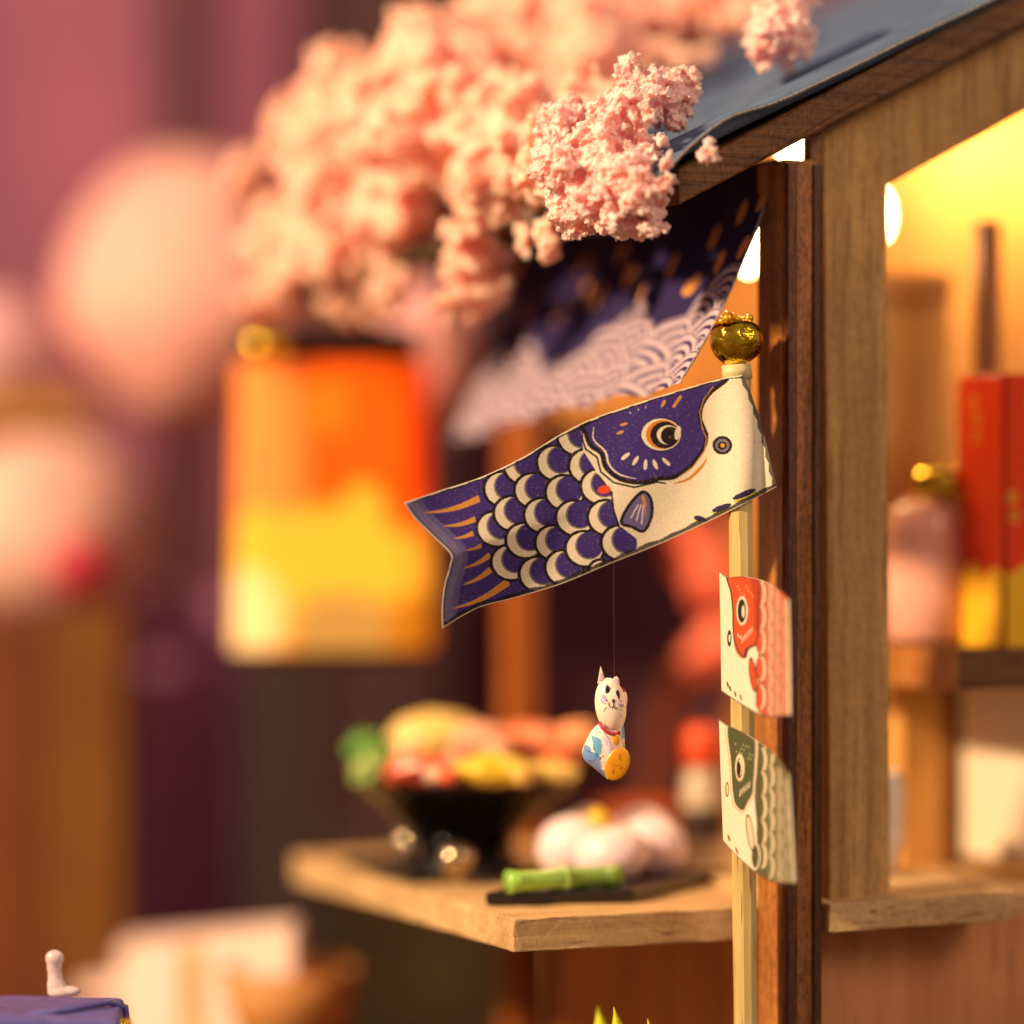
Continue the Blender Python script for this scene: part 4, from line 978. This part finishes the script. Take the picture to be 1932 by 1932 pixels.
ground_lathe('bowl_body', [(0, 0.001), (30 * wq, 0.001), (36 * wq, 12 * wq), (50 * wq, 70 * wq), (50 * wq, 150 * wq), (44 * wq, 190 * wq), (40 * wq, 190 * wq), (44 * wq, 140 * wq), (0, 60 * wq)], wb, M_white, wbo)

# ------------------------------------------------------------------ lit paper lantern at the far end of the eave
LD = 2.80; lq = px(1, LD)
lc = pt(628, 1222, LD)
lan = thing('paper_lantern', 'glowing orange and yellow paper lantern hanging left of the stall', 'lantern', lc)
NA, NH = 140, 150; LH = 535 * lq; LR = 190 * lq
A_ = np.linspace(0, 2 * math.pi, NA)[:, None]; H_ = np.linspace(0, 1, NH)[None]
A2 = A_ + 0 * H_; H2 = H_ + 0 * A_
# rounded square section
cs, sn = np.cos(A2), np.sin(A2); rr = LR / (np.abs(cs) ** 5 + np.abs(sn) ** 5) ** 0.2 * (1 - 0.0 * H2)
rr *= (1 - 0.05 * H2)
lx, ly = rr * cs * 0.98, rr * sn * 0.75
PL = np.array(lc)[None, None] + np.array(RIGHT) * lx[..., None] + np.array(VIEW) * ly[..., None] + np.array([0, 0, 1.0]) * (H2 * LH)[..., None]
cl = Canvas(A2, H2, (240, 92, 12))
cl.fill(cl.y > 0.0, (240, 92, 12))
ax = np.where(np.sin(A2) < 0, np.cos(A2), 2)          # picture-facing side, -1 left .. 1 right
cl.x = ax; cl.c[...] = lin((250, 108, 10))
for k_ in range(5): cl.ell(-0.60, 0.66, 0.42 - 0.06 * k_, 0.60 - 0.05 * k_, (255, 172, 84), 0, 0.30)
for k_ in range(4): cl.ell(0.0, 0.84, 0.30 - 0.05 * k_, 0.12 - 0.02 * k_, (255, 150, 30), 0, 0.3)
for (x, y, rx, ry) in ((-0.55, 0.36, 0.34, 0.14), (-0.1, 0.36, 0.44, 0.16), (0.32, 0.45, 0.22, 0.14), (0.6, 0.30, 0.40, 0.13), (0, 0.20, 1.2, 0.22)):
    for k_ in range(5): cl.ell(x, y, rx * (1 - 0.08 * k_), ry * (1 - 0.08 * k_), (255, 204, 66), 0, 0.4)
for k_ in range(5):
    cl.ell(-0.68, 0.10, 0.30 - 0.03 * k_, 0.20 - 0.02 * k_, (255, 232, 168), 0, 0.35); cl.ell(0.12, 0.07, 0.55 - 0.05 * k_, 0.15 - 0.015 * k_, (196, 158, 84), 0, 0.4); cl.ell(0.75, 0.07, 0.34 - 0.03 * k_, 0.14 - 0.01 * k_, (206, 136, 14), 0, 0.3)
    cl.fill((ax > 0.66 + 0.05 * k_) & (ax < 1.5) & (cl.y > 0.50 + 0.03 * k_), (204, 36, 2), 0.35)
cl.fill(ax == 2, (250, 150, 40)); cl.fill((ax < -0.93) & (cl.y > 0.35), (240, 74, 22), 0.7)
M_lan = printed('lit_paper', 0.7, 0, 120, 0.1, 0.36)
sheet('shade', PL, (cl.c, cl.c), M_lan, lan, 0.004, (0, 0, 0.0))
ctop = lc + UP * LH
from_bm('cap', bm_prism([ctop + RIGHT * a_ * lq + VIEW * b_ * lq for a_, b_ in ((-170, -130), (165, -130), (165, 130), (-170, 130))], UP * 62 * lq, 0.006), plain('dark_cap', (48, 24, 10), 0.5), lan)
from_bm('cap_ornament', bm_blob(ctop + RIGHT * -112 * lq + VIEW * -150 * lq + UP * 26 * lq, (44 * lq, 40 * lq, 32 * lq), 2, 0.1, 2, 3), M_gold, lan, True)
from_bm('base_ring', bm_prism([lc + RIGHT * a_ * lq + VIEW * b_ * lq for a_, b_ in ((-160, -120), (150, -120), (150, 120), (-160, 120))], UP * -16 * lq, 0.004), plain('dark_base', (44, 26, 14), 0.5), lan)
ctp = ctop + UP * 200 * lq; ctp.z = 0.982
from_bm('cord', bm_tube([ctop + UP * 60 * lq, ctp], 0.004, 8), M_dark, lan)
from_bm('hanger_arm', bm_tube([ctp + Vector((-0.03, 0, 0)), ctp, Vector((FPX + 0.01, FY - 0.015, 0.992))], 0.007, 8), M_dark, lan)

# ------------------------------------------------------------------ blurred things further back, left
def ball(name, label, u, v, d, ru, rv, col, seed, amp=0.04, cat='paper ball'):
    t_ = thing(name, label, cat, pt(u, v + rv, d), 'pale pink paper balls in the background')
    from_bm('shell', bm_blob(pt(u, v, d), (px(ru, d), px(ru, d), px(rv, d)), seed, amp, 2, 5, CAMBASIS), plain('%s_%d' % (name, seed), col, 0.6, 0, 0.08, 6), t_, True)
    return t_
b1 = ball('paper_ball', 'largest pale pink ball, left of the blossoms and the lantern', 362, 550, 3.40, 245, 262, (232, 170, 162), 71)
b2 = ball('paper_ball', 'pinkish white ball with crimson dot at the left edge', 90, 1000, 3.3, 205, 195, (232, 182, 170), 72)
from_bm('dot', bm_blob(pt(142, 1065, 3.165), (px(54, 3.165), px(30, 3.165), px(52, 3.165)), 5, 0.2, 2, 3, CAMBASIS), plain('crimson', (196, 20, 60), 0.5), b2, True)
ball('paper_ball', 'dim mauve ball cut off by the left picture edge above the beam', -20, 680, 3.3, 130, 130, (206, 156, 160), 73)
ball('paper_ball', 'dusky pink ball showing between lantern and curtain', 805, 660, 3.05, 92, 130, (226, 160, 164), 74)
from_bm('stem', bm_tube([pt(330, 770, 3.5), pt(330, 1975, 3.5)], 0.02, 10), M_dark, b1)
from_bm('stem', bm_tube([pt(90, 1185, 3.3), pt(90, 2020, 3.3)], 0.02, 10), M_dark, b2)
def bgbox(name, label, cat, u0, u1, v0, v1, d, th, mat, group=None):
    p, q = pt(u0, v1, d), pt(u1, v0, d)
    bm = bm_prism([pt(u0, v1, d), pt(u1, v1, d), pt(u1, v0, d), pt(u0, v0, d)], VIEW * th, 0.004)
    return tag(from_bm(name, bm, mat), label, cat, group)
bgbox('timber_post', 'tan timber post in the lower left below the crimson-dotted ball', 'post', 88, 232, 1150, 966 + EYE / (3.1 + DOFF) * F, 3.1, 0.1, wood('tan_timber', (104, 62, 18), (130, 82, 28), 'Z', 0.7, 0.15, 0.3, 0.1))
bgbox('timber_screen', 'dark brown timber screen at the lower left picture edge', 'screen', -300, 86, 1150, 966 + EYE / (3.16 + DOFF) * F, 3.16, 0.1, wood('brown_timber', (92, 44, 14), (116, 60, 20), 'Z', 0.7, 0.15, 0.3, 0.1))
bgbox('timber_beam', 'tan horizontal beam at the left picture edge between two balls', 'beam', -300, 175, 738, 800, 3.22, 0.06, wood('tan_beam', (140, 92, 40), (170, 118, 54), 'X', 0.7, 0.15, 0.3, 0.1))
bgbox('mauve_column', 'dim mauve column in the lower left, left of the very dark post', 'column', 250, 445, 1120, 966 + EYE / (3.3 + DOFF) * F, 3.3, 0.1, plain('mauve_paint', (166, 104, 150), 0.8))
bgbox('dark_post', 'very dark post rising behind the lantern, left of the counter', 'post', 455, 590, 1080, 966 + EYE / (3.2 + DOFF) * F, 3.2, 0.1, plain('plum_black_wood', (46, 26, 28), 0.8))  # even near-black colour
bgbox('dark_post', 'dark brown post at the top left behind the big pink ball', 'post', 300, 372, -400, 966 + EYE / (4.0 + DOFF) * F, 4.0, 0.1, plain('umber_wood', (58, 26, 22), 0.8))
bgbox('dark_board', 'dark plum board high behind the blossom bough', 'board', 560, 940, -400, 966 + EYE / (4.2 + DOFF) * F, 4.2, 0.05, plain('plum_board', (66, 34, 38), 0.8))
bgbox('plum_screen', 'dark plum screen seen under the curtain behind the far post', 'screen', 830, 1500, 780, 966 + EYE / (3.9 + DOFF) * F, 3.9, 0.05, plain('plum_screen_cloth', (96, 50, 60), 0.8))
bgbox('olive_hedge_block', 'grey-olive mossy block below the far end of the counter', 'block', 520, 960, 1620, 966 + EYE / (3.5 + DOFF) * F, 3.5, 0.2, plain('olive_moss', (150, 140, 104), 0.9, 0, 0.3, 8))
# white carton and tan boat-shaped bowl, lower left
wbx = [pt(222, 1792, 2.84), pt(552, 1756, 2.64), pt(556, 2225, 2.64), pt(226, 2160, 2.84)]
M_pcard = plain('pale_card', (240, 206, 196), 0.7, 0, 0.08, 8)
wc = thing('pale_carton', 'pale pinkish cardboard carton in the lower left, out of focus', 'carton', pt(390, 2150, 2.75))
from_bm('carton_wall', bm_prism(wbx, VIEW * 0.10, 0.004), M_pcard, wc)
from_bm('tape_strip', bm_prism([pt(340, 1785, 2.764), pt(385, 1780, 2.737), pt(388, 2100, 2.737), pt(343, 2100, 2.764)], VIEW * 0.004), plain('tape', (216, 150, 90), 0.5), wc)
from_bm('lid_flap', bm_prism([pt(150, 1858, 2.88), pt(222, 1858, 2.84), pt(222, 1890, 2.84), pt(150, 1890, 2.88)], VIEW * 0.05, 0.002), M_pcard, wc)
tb = thing('tan_bowl', 'tan wooden bowl with dark inside to the right of the pale carton', 'bowl', pt(560, 2080, 2.6))
tbp = pt(545, 2020, 2.66); tq = px(1, 2.66)
ground_lathe('bowl_body', [(0, 0), (70 * tq, 0), (110 * tq, 110 * tq), (132 * tq, 195 * tq), (124 * tq, 195 * tq), (100 * tq, 110 * tq), (0, 60 * tq)], tbp, plain('tan_turned_wood', (196, 132, 70), 0.6, 0, 0.15, 12), tb)
tbs = bm_box(tbp.x - 0.12, tbp.x + 0.12, tbp.y - 0.1, tbp.y + 0.12, 0.0, tbp.z - 0.0005, 0.003)
tag(from_bm('low_plinth', tbs, plain('plinth_brown', (90, 50, 36), 0.8)), 'low dark plinth under the tan wooden bowl', 'plinth')

# ------------------------------------------------------------------ painted blue block with clear glue bead, bottom left
M_blue = plain('blue_violet_paint', (92, 88, 160), 0.35, 0, 0.18, 60, 0.1, 0.4)
q0, q1, q2, q3 = pt(-80, 1905, 1.98), pt(212, 1916, 1.985), pt(206, 1880, 2.14), pt(-60, 1878, 2.16)
blk = thing('blue_block', 'violet-blue painted block in the bottom left corner', 'block', pt(80, 2300, 2.05))
from_bm('block_body', roughen(bm_prism([pt(-120, 1912, 1.97), pt(226, 1926, 1.975), pt(236, 1882, 2.12), pt(20, 1876, 2.15), pt(-120, 1886, 2.15)], (0, 0, -0.10), 0.006, 3), 0.0015, 30), M_blue, blk)
from_bm('edge_roll', bm_tube([pt(-60, 1935, 1.99), pt(130, 1904, 2.03), pt(205, 1890, 2.06), pt(236, 1900, 2.07), pt(243, 1960, 2.07)], px(7, 2.0), 8), M_blue, blk, True)
from_bm('gold_trim', bm_blob(pt(236, 1932, 2.0), px(12, 2.0), 0, 0, 1, 3), M_gold, blk, True)
from_bm('block_stand', bm_prism([pt(-100, 1960, 2.0), pt(215, 1960, 2.0), pt(215, 1950, 2.12), pt(-100, 1950, 2.12)], (0, 0, -(pt(0, 1955, 2.05).z))), M_dark, blk)
m_gl, nt, b = newmat('clear_glue'); b.inputs['Base Color'].default_value = L4((236, 214, 216)); b.inputs['Roughness'].default_value = 0.18; b.inputs['Transmission Weight'].default_value = 0.35; b.inputs['Subsurface Weight'].default_value = 0.3; b.inputs['Subsurface Radius'].default_value = (0.01, 0.008, 0.008)
gl = [(103, 1808, 19, 17), (102, 1826, 15, 16), (104, 1842, 15, 16), (106, 1858, 19, 16), (114, 1872, 26, 12), (134, 1870, 20, 10)]
bm = bmesh.new()
for k, (u, v, ru, rv) in enumerate(gl):
    d = 2.05; m_ = Matrix.Translation(pt(u, v, d)) @ CAMBASIS.to_4x4() @ Matrix.Diagonal((px(ru, d), px(ru, d) * 0.8, px(rv, d), 1))
    bmesh.ops.create_icosphere(bm, subdivisions=3, radius=1.0, matrix=m_)
o = from_bm('glue_knob', bm, m_gl, None, True)
m = o.modifiers.new('fuse', 'REMESH'); m.mode = 'VOXEL'; m.voxel_size = 0.0012
m = o.modifiers.new('soft', 'SMOOTH'); m.iterations = 25
tag(o, 'small clear glue knob standing on the blue block', 'glue knob')

# ------------------------------------------------------------------ young leaves at the bottom edge
gp0 = pt(1150, 2000, 2.10)
plant = thing('leaf_sprout', 'bright yellow-green leaf sprout poking up at the bottom edge', 'plant', Vector((gp0.x, gp0.y, 0)))
M_leaf = plain('lime_leaf', (206, 204, 20), 0.45, 0, 0.12, 60)
for (ut, vt, ub, wmax, d) in ((1127, 1896, 1122, 17, 2.16), (1158, 1899, 1152, 15, 2.10), (1222, 1921, 1206, 12, 2.10), (1176, 1950, 1180, 14, 2.12), (1100, 1955, 1116, 14, 2.14)):
    n_ = 14; bm = bmesh.new(); rows = []
    base = pt(ub, 2060, d); tip = pt(ut, vt, d)
    for i in range(n_ + 1):
        t_ = i / n_; c = base.lerp(tip, t_) + RIGHT * 0.006 * math.sin(t_ * math.pi)
        w_ = px(wmax * 1.5, d) * max(0.03, (1 - t_ ** 3.2)) * (0.5 + 0.6 * math.sin(math.pi * t_))
        rows.append([bm.verts.new(c - RIGHT * w_), bm.verts.new(c - VIEW * w_ * 0.35), bm.verts.new(c + RIGHT * w_), bm.verts.new(c + VIEW * w_ * 0.2)])
    for a_, b_ in zip(rows, rows[1:]):
        for k in range(4): bm.faces.new((a_[k], a_[(k + 1) % 4], b_[(k + 1) % 4], b_[k]))
    bm.faces.new(rows[0]); bm.faces.new(rows[-1])
    lf = from_bm('leaf', bm, M_leaf, plant, True)
    from_bm('stem', bm_tube([base + UP * 0.004, Vector((gp0.x, gp0.y, 0.001)).lerp(base, 0.4), Vector((gp0.x, gp0.y, 0.001))], 0.004, 6), M_leaf, plant, True)
